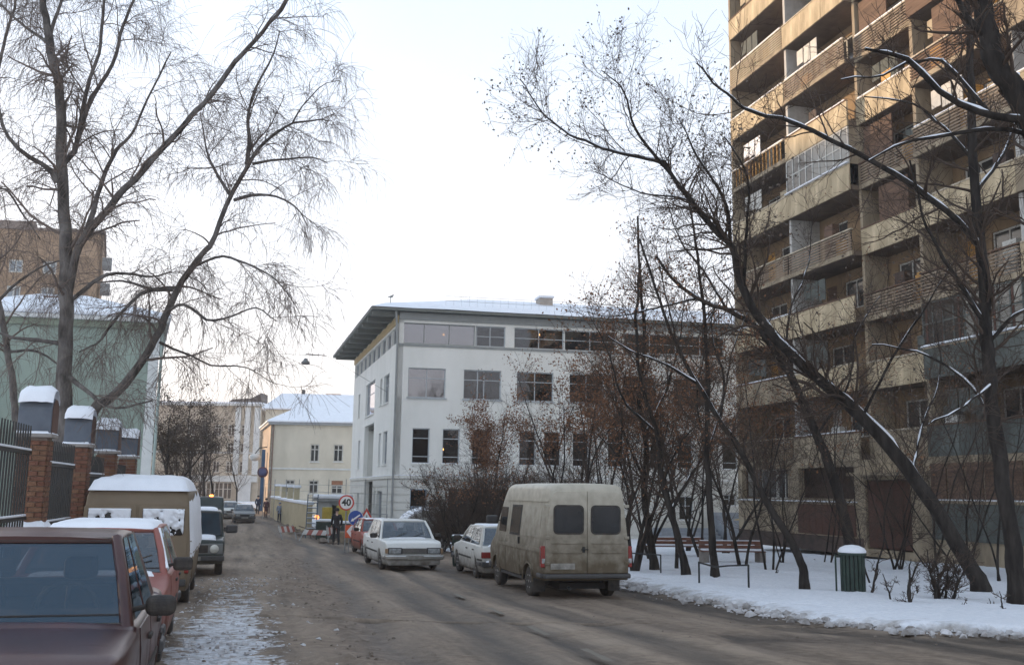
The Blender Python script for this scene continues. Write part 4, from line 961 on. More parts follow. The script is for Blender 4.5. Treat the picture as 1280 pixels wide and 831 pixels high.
        if opened: slope_patch('windscreen',xwb,xwt,.0,.99,g,.0,.03); slope_patch('rear_window',xrb,xrt,.0,.99,g,.0,.03); slope_patch('windscreen_seal',xwb,xwt,-.01,.045,BLACK,.012,.02); slope_patch('windscreen_seal',xwb,xwt,.955,1.0,BLACK,.012,.04)
        else: slope_patch('windscreen_seal',xwb,xwt,.015,.995,BLACK,.006,.045); slope_patch('windscreen',xwb,xwt,.06,.95,g,.011,.075); slope_patch('rear_window_seal',xrb,xrt,.04,.985,BLACK,.006,.055); slope_patch('rear_window',xrb,xrt,.09,.94,g,.011,.09)
        def side_patch(nm,xb0,xb1,xt0,xt1,f0,f1,m,off=.006,th=.012):
            for s in (1,-1):
                b=MB(); 
                for o in ((off,) if m in (CAR_GLASS,BLUE_GLASS) else (off,off-th)):
                    q=[]
                    for i in range(4):
                        f=f0+(f1-f0)*i/3; z=zb+(zr-zb)*f
                        for j in range(4):
                            u=j/3; x=(xb0+(xt0-xb0)*i/3)*(1-u)+(xb1+(xt1-xb1)*i/3)*u; q.append((x,s*(yc(z)+o),z))
                    b.grid(q,4,4,0,True)
                b.build(nm,m,root)
        c.side=side_patch
    # panels on the body side that follow its curve
    def body_patch(nm,x0,x1,z0,z1,m,off=.006,sides=(1,-1),par=None,nx=8,nz=6):
        o_=None
        for s in sides:
            b=MB(); F_=lambda i,j,o:(x0+(x1-x0)*i/(nx-1), s*(ys(x0+(x1-x0)*i/(nx-1),z0+(z1-z0)*j/(nz-1))+o), z0+(z1-z0)*j/(nz-1))
            b.grid([F_(i,j,off) for i in range(nx) for j in range(nz)],nx,nz,0,True)
            ed=[(i,0) for i in range(nx)]+[(nx-1,j) for j in range(1,nz)]+[(i,nz-1) for i in range(nx-2,-1,-1)]+[(0,j) for j in range(nz-2,0,-1)]
            k=len(ed); b.add([F_(i,j,off) for i,j in ed]+[F_(i,j,-.02) for i,j in ed],[(i,(i+1)%k,k+(i+1)%k,k+i) for i in range(k)],0)
            o_=b.build(nm,m,root)
        return o_
    c.patch=body_patch
    return c
def add_box(root,nm,m,x0,x1,y0,y1,z0,z1,bev=.012,mirror=False):
    o=None
    for s in ((1,-1) if mirror else (1,)):
        b=MB(); b.box(x0,x1,min(s*y0,s*y1),max(s*y0,s*y1),z0,z1); o=b.build(nm,m,root,bevel=bev)
    return o
def car_snow(c,x0,x1,hw,z,th,name='snow',yc0=0,seed=0):
    n,mn=30,22; q=[]
    for i in range(n):
        for j in range(mn):
            u=i/(n-1); v=j/(mn-1); e_=min(u,1-u,v,1-v)
            x=x0+(x1-x0)*u; y=yc0-hw+2*hw*v
            rr=min(1,e_/.2); q.append((x,y,z(x) + th*(math.sqrt(max(0,1-(1-rr)**2)))*(.75+.5*float(fbm(x*1.3+seed,y*1.3,1.2,3)))-(.03 if e_<.01 else 0)))
    b=MB(); b.grid(q,n,mn); return b.build(name,SNOW,c.root)
def mirror_(root,m,x,y,z,s,big=1.,rnd_=False):
    b=MB(); b.tube([(x,s*(y-.07),z-.03),(x,s*(y+.06),z)],.018,6); arm=b.build('wing_mirror',m,root)
    b=MB(); b.box(x-.05,x+.05,min(s*(y+.04),s*(y+.04+.21*big)),max(s*(y+.04),s*(y+.04+.21*big)),z-.07*big,z+.075*big); o=b.build('mirror_shell',m,arm,bevel=.035*big)
def mk_wipers(c,zb,x,hw):
    b=MB()
    for y0 in (-.45,.1): b.tube([(x+.02,y0,zb+.02),(x-.12,y0+.25,zb+.13),(x-.20,y0+.48,zb+.2)],.008,4)
    b.build('wiper',BLACK,c.root)
# -- reusable saloon/hatch fittings
LAMP=mat('headlamp_glass',(.20,.22,.23),.12,.4,12.,.3,spec=.8,c2=(.42,.44,.45))
RLAMP=mat('tail_lamp_red',(.20,.015,.012),.25,.2,9.,.1,spec=.7)
ALAMP=mat('amber_lens',(.30,.20,.12),.3,.1,9.,.1)
PLATE=mat('grimy_number_plate',(.20,.19,.17),.7,.3,6.,.1,c2=(.34,.33,.30))
GRIME=(.085,.07,.055)
P_WHITE=mat('white_car_paint',(.66,.665,.64),.3,.05,1.5,0,dirt=GRIME,dirt_h=.62)
P_WHITE2=mat('dirty_white_paint',(.54,.54,.51),.35,.07,1.5,0,dirt=GRIME,dirt_h=.75)
P_MAROON=mat('maroon_car_paint',(.035,.009,.010),.28,.2,2.,.04,60.,dirt=(.042,.026,.02),dirt_h=.8,c2=(.065,.019,.02))
P_PINK=mat('faded_red_paint',(.24,.075,.06),.45,.12,2.,.03,60.,dirt=(.12,.07,.055),dirt_h=.8)
P_RED=mat('red_car_paint',(.26,.05,.03),.4,.1,2.,0,dirt=GRIME,dirt_h=.6)
P_DKG=mat('dark_green_paint',(.02,.032,.03),.3,.15,2.,0,dirt=GRIME,dirt_h=.6)
P_GREY=mat('grey_car_paint',(.16,.17,.17),.4,.15,2.,0,dirt=GRIME,dirt_h=.7)
P_VAN=mat('dirty_cream_van_paint',(.47,.44,.365),.42,.10,1.2,.03,40.,dirt=(.10,.078,.05),dirt_h=2.5)
P_TAN=mat('tan_van_paint',(.175,.135,.09),.6,.15,1.4,.1,30.,dirt=(.10,.075,.05),dirt_h=.9)
def saloon(name,label,loc,heading,paint,L=4.3,W=1.66,H=1.42,hood=.86,boot=.88,hatch=False,group=None,gl=None,front='plain',detail=1):
    gl=gl or CAR_GLASS
    hx=L/2
    wbx=hx-1.18; wt=wbx-.62; 
    if hatch: rb=-hx+.16; rt=-hx+.62; top=[(-hx,.50),(-hx+.03,.84),(-hx+.2,.90),(wbx,.92),(wbx+.06,.90),(hx-.25,hood-.08),(hx-.04,hood-.17),(hx,.45)]
    else: rb=-hx+.85; rt=-hx+1.42; top=[(-hx,.48),(-hx+.03,boot-.05),(-hx+.15,boot),(rb,boot+.03),(rb+.02,.90),(wbx,.92),(wbx+.08,.90),(hx-.3,hood-.05),(hx-.05,hood-.13),(hx,.48)]
    c=make_vehicle(name,label,loc,heading,L,W,paint,top,L*.585,.29,.2,belt=.9,cabin=(.9,H,wbx,wt,rt,rb,W/2-.055,W/2-.21),group=group,gl=gl,opened=True)
    r=c.root
    mid=(wt+rt)/2+.12
    c.side('side_window',wbx-.30,mid+.05,wt-.06,mid+.04,.03,.93,gl); c.side('side_window',mid-.04,rb+(.42 if not hatch else .32),mid-.04,rt+.14,.03,.93,gl)
    for s in (1,-1):
        for (x0,x1) in ((mid+.02,wbx-.12),(mid-.86 if not hatch else mid-.8,mid-.0)):
            d_=c.patch('door',x0+.012,x1-.012,.26,.885,paint,.005,(s,))
            b=MB(); xh=x0+.1; b.box(xh,xh+.16,min(s*(c.ys(xh,.75)+.003),s*(c.ys(xh,.75)+.028)),max(s*(c.ys(xh,.75)+.003),s*(c.ys(xh,.75)+.028)),.745,.775); b.build('handle',BLACK,d_,bevel=.006)
        c.patch('side_moulding',-hx+.1+.0,c.xr-.36,.50,.55,BLACK,.012,(s,),nx=4,nz=2); c.patch('side_moulding',c.xr+.36,c.xf-.36,.50,.55,BLACK,.014,(s,),nx=8,nz=2)
    # front
    hw=W/2
    b=MB(); b.box(hx-.10,hx+.09,-hw+.02,hw-.02,.36,.49); b.box(hx-.45,hx-.1,hw-.045,hw+.015,.37,.48); b.box(hx-.45,hx-.1,-hw-.015,-hw+.045,.37,.48); b.build('front_bumper',PLASTIC if paint is not P_WHITE else CHROME,r,bevel=.03)
    b=MB(); b.box(-hx-.09,-hx+.10,-hw+.02,hw-.02,.36,.49); b.box(-hx+.1,-hx+.45,hw-.045,hw+.015,.37,.48); b.box(-hx+.1,-hx+.45,-hw-.015,-hw+.045,.37,.48); b.build('rear_bumper',PLASTIC,r,bevel=.03)
    gb=MB(); gb.box(hx-.05,hx+.016,-hw+.52,hw-.52,.52,.69); g=gb.build('grille',PLASTIC,r,bevel=.01)
    for k in range(5): add_box(g,'grille_slat',CHROME if front=='v' else BLACK,hx+.017,hx+.028,-hw+.54,hw-.54,.535+k*.032,.545+k*.032,0)
    for s in (1,-1):
        b=MB(); b.box(hx-.08,hx+.014,min(s*(hw-.53),s*(hw-.10)),max(s*(hw-.53),s*(hw-.10)),.515,.705); b.build('headlight_surround',BLACK,r,bevel=.02)
        b=MB(); b.box(hx-.08,hx+.02,min(s*(hw-.5),s*(hw-.13)),max(s*(hw-.5),s*(hw-.13)),.535,.685); b.build('headlight',LAMP,r,bevel=.02)
        b=MB(); b.box(hx-.12,hx+.006,min(s*(hw-.12),s*(hw-.03)),max(s*(hw-.12),s*(hw-.03)),.54,.68); b.build('indicator',ALAMP,r,bevel=.015)
        b=MB(); b.box(-hx-.018,-hx+.1,min(s*(hw-.42),s*(hw-.035)),max(s*(hw-.42),s*(hw-.035)),.58,.74); b.build('tail_light',RLAMP,r,bevel=.02)
    add_box(r,'number_plate',PLATE,hx+.085,hx+.10,-.26,.26,.37,.48,.004); add_box(r,'number_plate',PLATE,-hx-.030,-hx-.012,-.26,.26,.58,.69,.004)
    mirror_(r,BLACK,wbx-.25,hw-.04,1.0,1,.88 if gl is BLUE_GLASS else 1); mirror_(r,BLACK,wbx-.25,hw-.04,1.0,-1,.88 if gl is BLUE_GLASS else 1)
    if paint is not P_MAROON: mk_wipers(c,.9,wbx,hw)
    c.hood=MB()
    c.wbx,c.wt,c.rt,c.rb,c.H=wbx,wt,rt,rb,H
    return c
# 1 nearest maroon car
c=saloon('parked_car','nearest maroon car in the lower left corner with round black mirror',(-3.22,6.75,.0),(.27,-.963),P_MAROON,L=4.1,W=1.66,H=1.43,hood=.92,gl=BLUE_GLASS)
c.root.location.z=gzf(6.7)-.02
r=c.root
for o in r.children:
    if o.name.startswith('wing_mirror'):
        for ch in o.children: ch.modifiers['bevel'].width=.07; ch.modifiers['bevel'].segments=5
# 2 faded red hatch with snow on its roof
c=saloon('parked_car','faded red parked car with snowy roof, between the maroon car and tan van',(-4.72,11.85,.0),(.27,-.963),P_PINK,L=4.05,W=1.62,H=1.40,hatch=True)
car_snow(c,c.rt+.05,c.wt+.02,.60,lambda x:c.H-.02,.075)
car_snow(c,c.wbx-.12,c.wbx+.14,.66,lambda x:.905,.045,seed=4)
for s in (1,-1): b=MB(); b.tube([(c.wt+.0,s*(c.yc(1.36)+.0),1.37),(c.wbx-.06,s*(c.yc(.93)+.01),.96)],.022,6); b.build('snow',SNOW,c.root)
# 3 tan van
def box_van(name,label,loc,heading,paint,L,W,H,**k):
    hx=L/2
    top=[(-hx,H-.34),(-hx+.03,H-.12),(-hx+.14,H-.02),(-hx+.4,H),(hx-.75,H),(hx-.5,H-.05),(hx-.22,H-.75),(hx-.1,H-1.0),(hx,H-1.25)]
    return make_vehicle(name,label,loc,heading,L,W,paint,top,L*.56,.34,.32,plan=.03,belt=1.15,tumble=.09,cat='van',roundz=.13,wd=.19,**k)
c=box_van('parked_van','tan van with snow covered rear panes and a thick snow cap on its roof',(-7.22,20.2,0),(-.26,.966),P_TAN,4.4,1.94,2.14)
r=c.root; hx=2.2
for s in (1,-1):
    b=MB(); b.prism(rrect(.86,1.42,.05,s*.455,1.10),-hx-.022,-hx+.01,'x'); dr=b.build('rear_door',P_TAN,r,bevel=.008)
    b=MB(); b.prism(rrect(.72,.46,.05,s*.455,1.52),-hx-.034,-hx-.018,'x'); b.build('rear_window',DGLASS,dr)
    b=MB(); nu,nv=44,30; q=[]
    for i in range(nu):
        for j in range(nv):
            u,v=i/(nu-1),j/(nv-1); e_=min(u,1-u,v*2,1-v)
            h_=float(fbm(u*6+s*3,v*3.4,1.2,4))+.34*v-.60; off=min(.045,max(-.03,h_*.22)) if e_>.01 else -.03
            q.append((-hx-.034-off,s*.455-.36+.72*u,1.27+.49*v))
    b.grid(q,nu,nv); b.build('snow',SNOW,dr)
    b=MB(); b.box(-hx-.035,-hx-.02,s*.06-.02,s*.06+.02,.95,1.15); b.build('handle',IRON,dr)
    b=MB(); b.box(-hx-.03,-hx+.04,s*.90-.04,s*.90+.04,.62,.86); b.build('tail_light',RLAMP,r,bevel=.015)
car_snow(c,-hx-.03,hx-.6,.86,lambda x:2.10,.24,seed=9)
b=MB(); n_=30; q=[]
for i in range(n_):
    for j in range(7):
        u=i/(n_-1); v=j/6; q.append((-2.12+4.1*u,-(c.ys(-2.12+4.1*u,1.0+.9*v)+ (.005 if v in(0,1) or u in(0,1) else .03+.05*float(fbm(u*9,v*3,1.2,3)))),.75+.35*float(fbm(u*7,2,1,3))+(1.93-.9)*v))
b.grid(q,n_,7); b.build('snow',SNOW,r)
add_box(r,'rear_bumper',PLASTIC,-hx-.08,-hx+.05,-.9,.9,.40,.52,.02); add_box(r,'number_plate',PLATE,-hx-.1,-hx-.082,-.26,.26,.41,.51,.003)
for z_ in (.95,1.17): c.patch('side_trim',-hx+.1,hx-.4,z_,z_+.02,P_TAN,.02,nx=12,nz=2)
# 4 dark jeep
top=[(-1.85,.7),(-1.83,.98),(-1.75,1.0),(.75,1.02),(.8,1.0),(1.7,.95),(1.83,.9),(1.85,.55)]
c=make_vehicle('parked_jeep','dark green off roader with snowy bonnet parked behind the tan van',(-8.75,28.2,0),(.27,-.963),3.7,1.68,P_DKG,top,2.2,.36,.34,plan=.03,belt=.95,cabin=(.98,1.68,.78,.5,-1.5,-1.75,.80,.70),cat='car',wd=.2,gl=BGLASS)
r=c.root; car_snow(c,.85,1.75,.62,lambda x:.99-.03*(x-.8),.07,seed=2); car_snow(c,-1.4,.4,.62,lambda x:1.67,.08,seed=5)
c.side('side_window',.52,-.35,.36,-.35,.08,.85,BGLASS); c.side('side_window',-.45,-1.5,-.45,-1.4,.08,.85,BGLASS)
for s in (1,-1):
    M=Matrix.Translation((1.86,s*.58,.72)); b=MB(); b.lathe([(.11,-.06),(.115,.0),(.10,.03),(.001,.045)],16,m=M@Matrix.Rotation(R(-90),4,'Z'),axis='y'); b.build('headlight',mat('lit_round_lamp',(.6,.6,.55),.2,.1,9,0),r); mirror_(r,PLASTIC,.55,.80,1.18,s,1.5)
add_box(r,'front_bumper',PLASTIC,1.84,2.0,-.84,.84,.42,.55,.02); add_box(r,'grille',BLACK,1.80,1.868,-.42,.42,.62,.82,.01); add_box(r,'number_plate',PLATE,2.001,2.012,-.26,.26,.43,.53,.002)
add_box(r,'headlamp_surround',P_GREY,1.82,1.855,-.80,.80,.585,.86,.02)
# 5 Far cars
c=saloon('parked_car','grey green saloon far down the street, nearest of the far parked pair',(-21.4,81.5,.0),(.30,-.954),P_GREY,L=4.2,W=1.68,H=1.42,group='cars far down the street'); car_snow(c,c.rt,c.wt,.55,lambda x:1.40,.05)
c=saloon('parked_car','pale car half hidden behind the grey green saloon far down the street',(-24.6,89,.0),(.30,-.954),P_WHITE2,L=4.2,W=1.66,H=1.45,group='cars far down the street'); car_snow(c,c.rt,c.wt,.55,lambda x:1.43,.05)
q=ghit(237,634); c=saloon('parked_car','snow covered car furthest down the street by the trees',(-36.8,116,.1),(.35,-.93),P_GREY,L=4.2,W=1.66,H=1.4,group='cars far down the street'); car_snow(c,-2,2,.7,lambda x:1.0 if abs(x)>1 else 1.4,.10)
c=saloon('parked_car','white topped car parked behind the dark off roader',(-10.6,34.3,.05),(.27,-.963),P_WHITE2,L=4.1,W=1.64,H=1.4); car_snow(c,c.rt,c.wt,.58,lambda x:1.38,.09); car_snow(c,c.wbx,2.0,.6,lambda x:.86-.03*(x-1),.06)
# truck with amber lamps lit
c=box_van('oncoming_truck','dark van with glowing amber lamps coming down the street',(-22.6,76.5,0),(.28,-.96),P_DKG,4.6,1.95,2.1)
AMB=mat('lit_amber_lamp',(1,.4,.1),.5,0,1,0,emit=((1,.22,.03),10.))
for s in (1,-1):
    b=MB(); b.lathe([(.001,-.1),(.15,-.06),(.17,0),(.15,.05),(.001,.09)],12,m=Matrix.Translation((2.28,s*.62,.62))); b.build('headlight',AMB,c.root)
b=MB(); b.box(1.0,1.18,-.13,.13,2.1,2.25); b.build('roof_beacon',AMB,c.root,bevel=.04)
b=MB(); b.add([(2.13,-.75,1.0),(2.13,.75,1.0),(1.93,.7,1.6),(1.93,-.7,1.6)],[(0,1,2,3)]); b.add([(2.12,-.75,1.0),(2.12,.75,1.0),(1.92,.7,1.6),(1.92,-.7,1.6)],[(0,1,2,3)]); b.build('windscreen',DGLASS,c.root)
# 6 white saloon in the middle
c=saloon('parked_car','white four door saloon facing the camera near the bushes',(-3.49,32.5,.0),(.29,-.957),P_WHITE,L=4.75,W=1.80,H=1.47,hood=.93,boot=.95,front='v')
add_box(c.root,'steering_wheel',BLACK,.4,.5,-.5,-.2,.95,1.0,.02) if False else None
car_snow(c,c.wbx-.02,c.wbx+.10,.6,lambda x:.925,.03,seed=7)
# 7 red hatchback behind it
c=saloon('parked_car','red hatchback mostly hidden behind the white saloon',(-5.5,42.0,.0),(.30,-.954),P_RED,L=4.0,W=1.62,H=1.42,hatch=True); car_snow(c,c.rt+.1,c.wt,.5,lambda x:1.41,.02)
# 8 white hatch seen from behind
c=saloon('parked_car','white hatchback seen from behind, just ahead of the cream van',(-.45,28.9,.0),(-.25,.968),P_WHITE2,L=4.0,W=1.64,H=1.40,hatch=True)
r=c.root; hx=2.0
add_box(r,'lamp_strip',RLAMP,-hx-.016,-hx+.03,-.42,.42,.60,.73,.01); car_snow(c,-hx-.085,-hx+.06,.72,lambda x:.485,.04,seed=3); car_snow(c,c.rt+.05,c.wt,.55,lambda x:1.39,.03,seed=8)
car_snow(c,-hx+.05,-hx+.22,.6,lambda x:.90,.035,seed=13)
# 9 big dirty cream van
L,W,H=4.75,1.94,2.40; hx=L/2
top=[(-hx,H-.16),(-hx+.02,H-.05),(-hx+.12,H-.01),(0,H),(hx-1.55,H-.01),(hx-1.35,H-.07),(hx-1.15,H-.28),(hx-.62,1.28),(hx-.55,1.22),(hx-.12,1.05),(hx-.02,.95),(hx,.55)]
c=make_vehicle('delivery_van','dirty cream high roof delivery van with two dark rear windows',(1.02,23.35,0),(-.25,.968),L,W,P_VAN,top,2.83,.34,.44,plan=.05,belt=1.2,tumble=.115,cat='van',roundz=.11,wd=.2,xw0=.13)
r=c.root
# rear doors, windows
for s in (1,-1):
    b=MB(); P_=[(.006,.58),(.905,.58),(.905,1.15),(.80,2.10),(.74,2.21),(.64,2.25),(.006,2.25)]
    b.prism([(s*y,z) for y,z in P_],-hx-.026,-hx+.02,'x'); dr=b.build('rear_door',P_VAN,r,bevel=.012)
    b=MB(); b.prism(rrect(.66,.60,.10,s*.405,1.665),-hx-.036,-hx-.02,'x'); w_=b.build('window_seal',BLACK,dr); 
    b=MB(); b.prism(rrect(.60,.54,.08,s*.405,1.665),-hx-.041,-hx-.03,'x'); b.build('rear_window',DGLASS,dr)
    for z_ in (.78,1.30,1.95):
        b=MB(); b.box(-hx-.05,-hx-.01,s*.87-.05,s*.87+.05,z_-.03,z_+.03); b.build('hinge',P_VAN,dr,bevel=.008)
    b=MB(); b.box(-hx-.045,-hx-.028,min(s*.10,s*.78),max(s*.10,s*.78),.99,1.005); b.box(-hx-.045,-hx-.028,min(s*.10,s*.78),max(s*.10,s*.78),1.18,1.195);b.build('pressing_line',P_VAN,dr)
    b=MB(); b.box(-hx-.03,-hx+.10,min(s*.905,s*.99),max(s*.905,s*.99),.70,1.13); b.build('tail_light',RLAMP,r,bevel=.015)
    b=MB(); b.box(-hx-.034,-hx+.08,min(s*.907,s*.98),max(s*.907,s*.98),.78,.88); b.build('reversing_lens',LAMP,r,bevel=.01)
b=MB(); b.box(-hx-.05,-hx-.027,.05,.11,1.0,1.12); b.box(-hx-.06,-hx-.045,-.02,.14,1.05,1.07); b.build('handle',IRON,r,bevel=.006)
add_box(r,'number_plate',PLATE,-hx-.042,-hx-.028,.27,.79,.66,.78,.004)
b=MB(); b.box(-hx-.12,-hx+.06,-.93,.93,.48,.57); b.box(-hx+.05,-hx+.4,.90,.985,.48,.57); b.box(-hx+.05,-hx+.4,-.985,-.90,.48,.57); b.build('rear_bumper',PLASTIC,r,bevel=.025)
b=MB(); b.tube([(-hx+.0,.4,.3),(-hx-.1,.4,.28)],.03,8); b.build('exhaust',IRON,r)
b=MB(); b.box(-hx+.3,hx-.6,-.5,.5,.24,.36); b.box(c.xr-.06,c.xr+.06,-.8,.8,.28,.38); b.build('axle_and_tank',UNDER,r)
# side: raised roof seam, panels, window, mouldings
c.patch('roof_seam',-hx+.03,hx-1.5,2.02,2.045,P_VAN,.02,nx=14,nz=2)
c.patch('side_panel',-hx+.35,-hx+1.72,1.28,1.93,P_VAN,.010)
c.patch('side_panel',-hx+.10,-hx+.3,1.28,1.93,P_VAN,.006)
c.patch('window_seal',-hx+1.86,-hx+2.72,1.26,1.93,BLACK,.010); c.patch('side_window',-hx+1.91,-hx+2.67,1.31,1.88,MATS['old_window_pane'],.016)
c.patch('side_moulding',-hx+.06,c.xf-.45,.99,1.07,P_VAN,.022,nx=14,nz=3)
c.patch('sliding_door',-hx+1.78,-hx+2.98,.42,.97,P_VAN,.008); c.patch('front_door',hx-1.72,hx-.85,.42,.97,P_VAN,.008); c.patch('front_door',hx-1.72,hx-.92,1.08,1.22,P_VAN,.008)
c.patch('cab_window',hx-1.66,hx-1.02,1.30,1.86,DGLASS,.012)
c.patch('sill',c.xr+.42,c.xf-.42,.34,.40,PLASTIC,.01)
b=MB(); b.box(-hx+1.80,-hx+1.86,c.ys(-.5,1.12)+.0,c.ys(-.5,1.12)+.035,1.09,1.24); b.build('door_handle',IRON,r,bevel=.006)
mirror_(r,PLASTIC,hx-.95,.93,1.55,1,1.4); mirror_(r,PLASTIC,hx-.95,.93,1.55,-1,1.4)
for k_ in (1,):
    q=[(hx-.66,1.33),(hx-1.12,2.05)]; b=MB()
    for o in (0.012,-.01): b.add([(q[0][0]+o,-.82,q[0][1]+o),(q[0][0]+o,.82,q[0][1]+o),(q[1][0]+o,.74,q[1][1]+o),(q[1][0]+o,-.74,q[1][1]+o)],[(0,1,2,3)])
    b.build('windscreen',DGLASS,r)
for s in (1,-1): b=MB(); b.box(hx-.06,hx+.02,s*.65-.18,s*.65+.18,.66,.84); b.build('headlight',LAMP,r,bevel=.02)
add_box(r,'front_bumper',PLASTIC,hx-.1,hx+.1,-.93,.93,.38,.52,.03)
for s in (1,-1):
    for xw in (c.xf,c.xr):   # pressed lip round each wheel arch
        b=MB(); pts=[(xw+.40*math.cos(a),s*(c.ys(xw,.6)+.006),.33+.40*math.sin(a)) for a in np.linspace(.08,math.pi-.08,15)]; b.tube(pts,.022,6); b.build('wheel_arch',P_VAN,r)
    b=MB(); b.box(c.xr-.45,c.xr-.42,s*.83-.13,s*.83+.13,.16,.42); b.build('mud_flap',BLACK,r)
# snow covered shelter, shell shaped
q=P(539,680,46); sh_=thing('garage_shell','pale half round metal garage shell behind the white saloon','garage shell',loc=(q.x+.1,46,gzf(46)),rz=R(12))
prof=[(-1.5,0)]+[(1.5*-math.cos(a)*1.0,1.35*math.sin(a)**.8+.45) for a in np.linspace(.0,math.pi*.62,9)]+[(.75,1.62),(.75,0)]
b=MB(); b.prism(prof,0,3.,'y'); b.build('shell',mat('pale_metal_shell',(.34,.35,.33),.6,.15,1.5,.1),sh_,bevel=.03)
b=MB(); nn=[p for p in prof[2:10]]; g=[]
for (x,z) in nn:
    for y in (-.02,1.,2.,3.02): g.append((x,y,z+.02))
for (x,z) in nn[::1]: pass
b.grid(g,len(nn),4); g2=[(x,y,z+.09) for x,y,z in g]; b.grid(g2,len(nn),4); 
for (x,z) in nn: pass
b.add([(x,-.02,z+.02) for x,z in nn]+[(x,-.02,z+.09) for x,z in nn],[(i,i+1,len(nn)+i+1,len(nn)+i) for i in range(len(nn)-1)]); b.build('snow',SNOW,sh_)
# ================================================================ TREES
def frames(Pn):
    T=np.empty_like(Pn); T[:,1:-1]=Pn[:,2:]-Pn[:,:-2]; T[:,0]=Pn[:,1]-Pn[:,0]; T[:,-1]=Pn[:,-1]-Pn[:,-2]
    T/=np.linalg.norm(T,axis=2,keepdims=True)+1e-9
    mt=(Pn[:,-1]-Pn[:,0]); mt/=np.linalg.norm(mt,axis=1,keepdims=True)+1e-9
    ref=np.where(np.abs(mt[:,2:3])<.8,np.array([[0,0,1.]]),np.array([[1.,.2,0]]))[:,None,:]
    U=np.cross(T,ref); U/=np.linalg.norm(U,axis=2,keepdims=True)+1e-9; return T,U,np.cross(T,U)
def tubes(groups,name,m,parent,kind=None):
    Vs=[];Qs=[];off=0
    for Pn,Rn,sd in groups:
        N,n,_=Pn.shape
        if N==0: continue
        T,U,W_=frames(Pn); a=np.arange(sd)*2*np.pi/sd
        RR=np.repeat(Rn[:,:,None],sd,2)
        if sd>=7:
            c3=Pn[:,:,None,:]+0*a[None,None,:,None]; RR=RR*(1+.30*(fbm(c3[...,2]*2.2+a*1.3,c3[...,0]*2+a*.9+c3[...,1],1.2,3)-.5)+.10*np.sin(a*3+c3[...,2]*1.1))
        V=Pn[:,:,None,:]+RR[...,None]*(U[:,:,None,:]*np.cos(a)[None,None,:,None]+W_[:,:,None,:]*np.sin(a)[None,None,:,None])
        Vs.append(V.reshape(-1,3)); b0=(np.arange(N)*n*sd)[:,None,None]+(np.arange(n-1)*sd)[None,:,None]; k=np.arange(sd)[None,None,:]; k2=(k+1)%sd
        Qs.append((np.stack([b0+k,b0+k2,b0+sd+k2,b0+sd+k],-1)).reshape(-1,4)+off); off+=N*n*sd
    o=inst(name,np_mesh(name,np.concatenate(Vs),np.concatenate(Qs),m),parent)
    if kind: o['kind']=kind
    return o
def resample(pts,rad,n,wig=0.):
    pts=np.array(pts,float); rad=np.array(rad,float)
    # Catmull-Rom
    Pp=np.vstack([2*pts[0]-pts[1],pts,2*pts[-1]-pts[-2]]); L=len(pts)-1; t=np.linspace(0,L-1e-6,n); i=t.astype(int); f=(t-i)[:,None]
    a,b,c,d=Pp[i],Pp[i+1],Pp[i+2],Pp[i+3]
    q=.5*((2*b)+(-a+c)*f+(2*a-5*b+4*c-d)*f**2+(-a+3*b-3*c+d)*f**3)
    r=np.interp(t,np.arange(L+1),rad)
    if wig: 
        k=rng.normal(0,wig,(n,3)); k[0]=0; k=(k+np.roll(k,1,0))/2; k[0]=0; q=q+k*np.minimum(1,np.arange(n)/3)[:,None]
    return q,r
def spawn(Pn,Rn,k,lo,hi,length,lvar,ang,n,wig,bias,rfac,rmin,tfall=.5,up=None,rabs=None):
    """k children on every parent; returns (N*k, n, 3) lines"""
    N,m,_=Pn.shape
    if N==0: return np.zeros((0,n,3)),np.zeros((0,n))
    idx=np.repeat(np.arange(N),k); t=rng.uniform(lo,hi,len(idx))*(m-1); i=np.minimum(t.astype(int),m-2); f=(t-i)[:,None]
    p=Pn[idx,i]*(1-f)+Pn[idx,i+1]*f; T=Pn[idx,i+1]-Pn[idx,i]; T/=np.linalg.norm(T,axis=1,keepdims=True)+1e-9
    r0=(Rn[idx,i]*(1-f[:,0])+Rn[idx,i+1]*f[:,0])*rfac
    v=rng.normal(size=(len(idx),3)); v-=(v*T).sum(1,keepdims=True)*T; v/=np.linalg.norm(v,axis=1,keepdims=True)+1e-9
    A=rng.uniform(ang[0],ang[1],len(idx))[:,None]; D=np.cos(A)*T+np.sin(A)*v
    Ln=length*rng.uniform(1-lvar,1+lvar,len(idx))*(1-tfall*(t/(m-1)))
    if rabs is not None: r0=np.full(len(idx),rabs)*rng.uniform(.7,1.2,len(idx))
    r0=np.maximum(r0,rmin*1.3)
    out=np.empty((len(idx),n,3)); out[:,0]=p; st=(Ln/(n-1))[:,None]; bias=np.array(bias)[None,:]
    for j in range(1,n):
        D=D+rng.normal(0,wig,D.shape)+bias; D/=np.linalg.norm(D,axis=1,keepdims=True); out[:,j]=out[:,j-1]+D*st
    rr=r0[:,None]*np.linspace(1,.35,n)[None,:]; return out,np.maximum(rr,rmin)
def leafcards(ends,size,m,parent,name='leaves',down=False):
    N=len(ends); c=ends+rng.normal(0,.05,(N,3)); a=rng.normal(size=(N,3)); a/=np.linalg.norm(a,axis=1,keepdims=True); b=rng.normal(size=(N,3)); b-=(a*b).sum(1,keepdims=True)*a; b/=np.linalg.norm(b,axis=1,keepdims=True)
    if down: a=a*.35+np.array([0,0,-1.]); 
    s=size*rng.uniform(.6,1.3,(N,1)); V=np.stack([c,c+a*s*.5+b*s*.32,c+a*s,c+a*s*.5-b*s*.32],1).reshape(-1,3); Q=np.arange(N*4).reshape(-1,4)
    o=inst(name,np_mesh(name,V,Q,m,smooth=False),parent); o['kind']='stuff'; return o
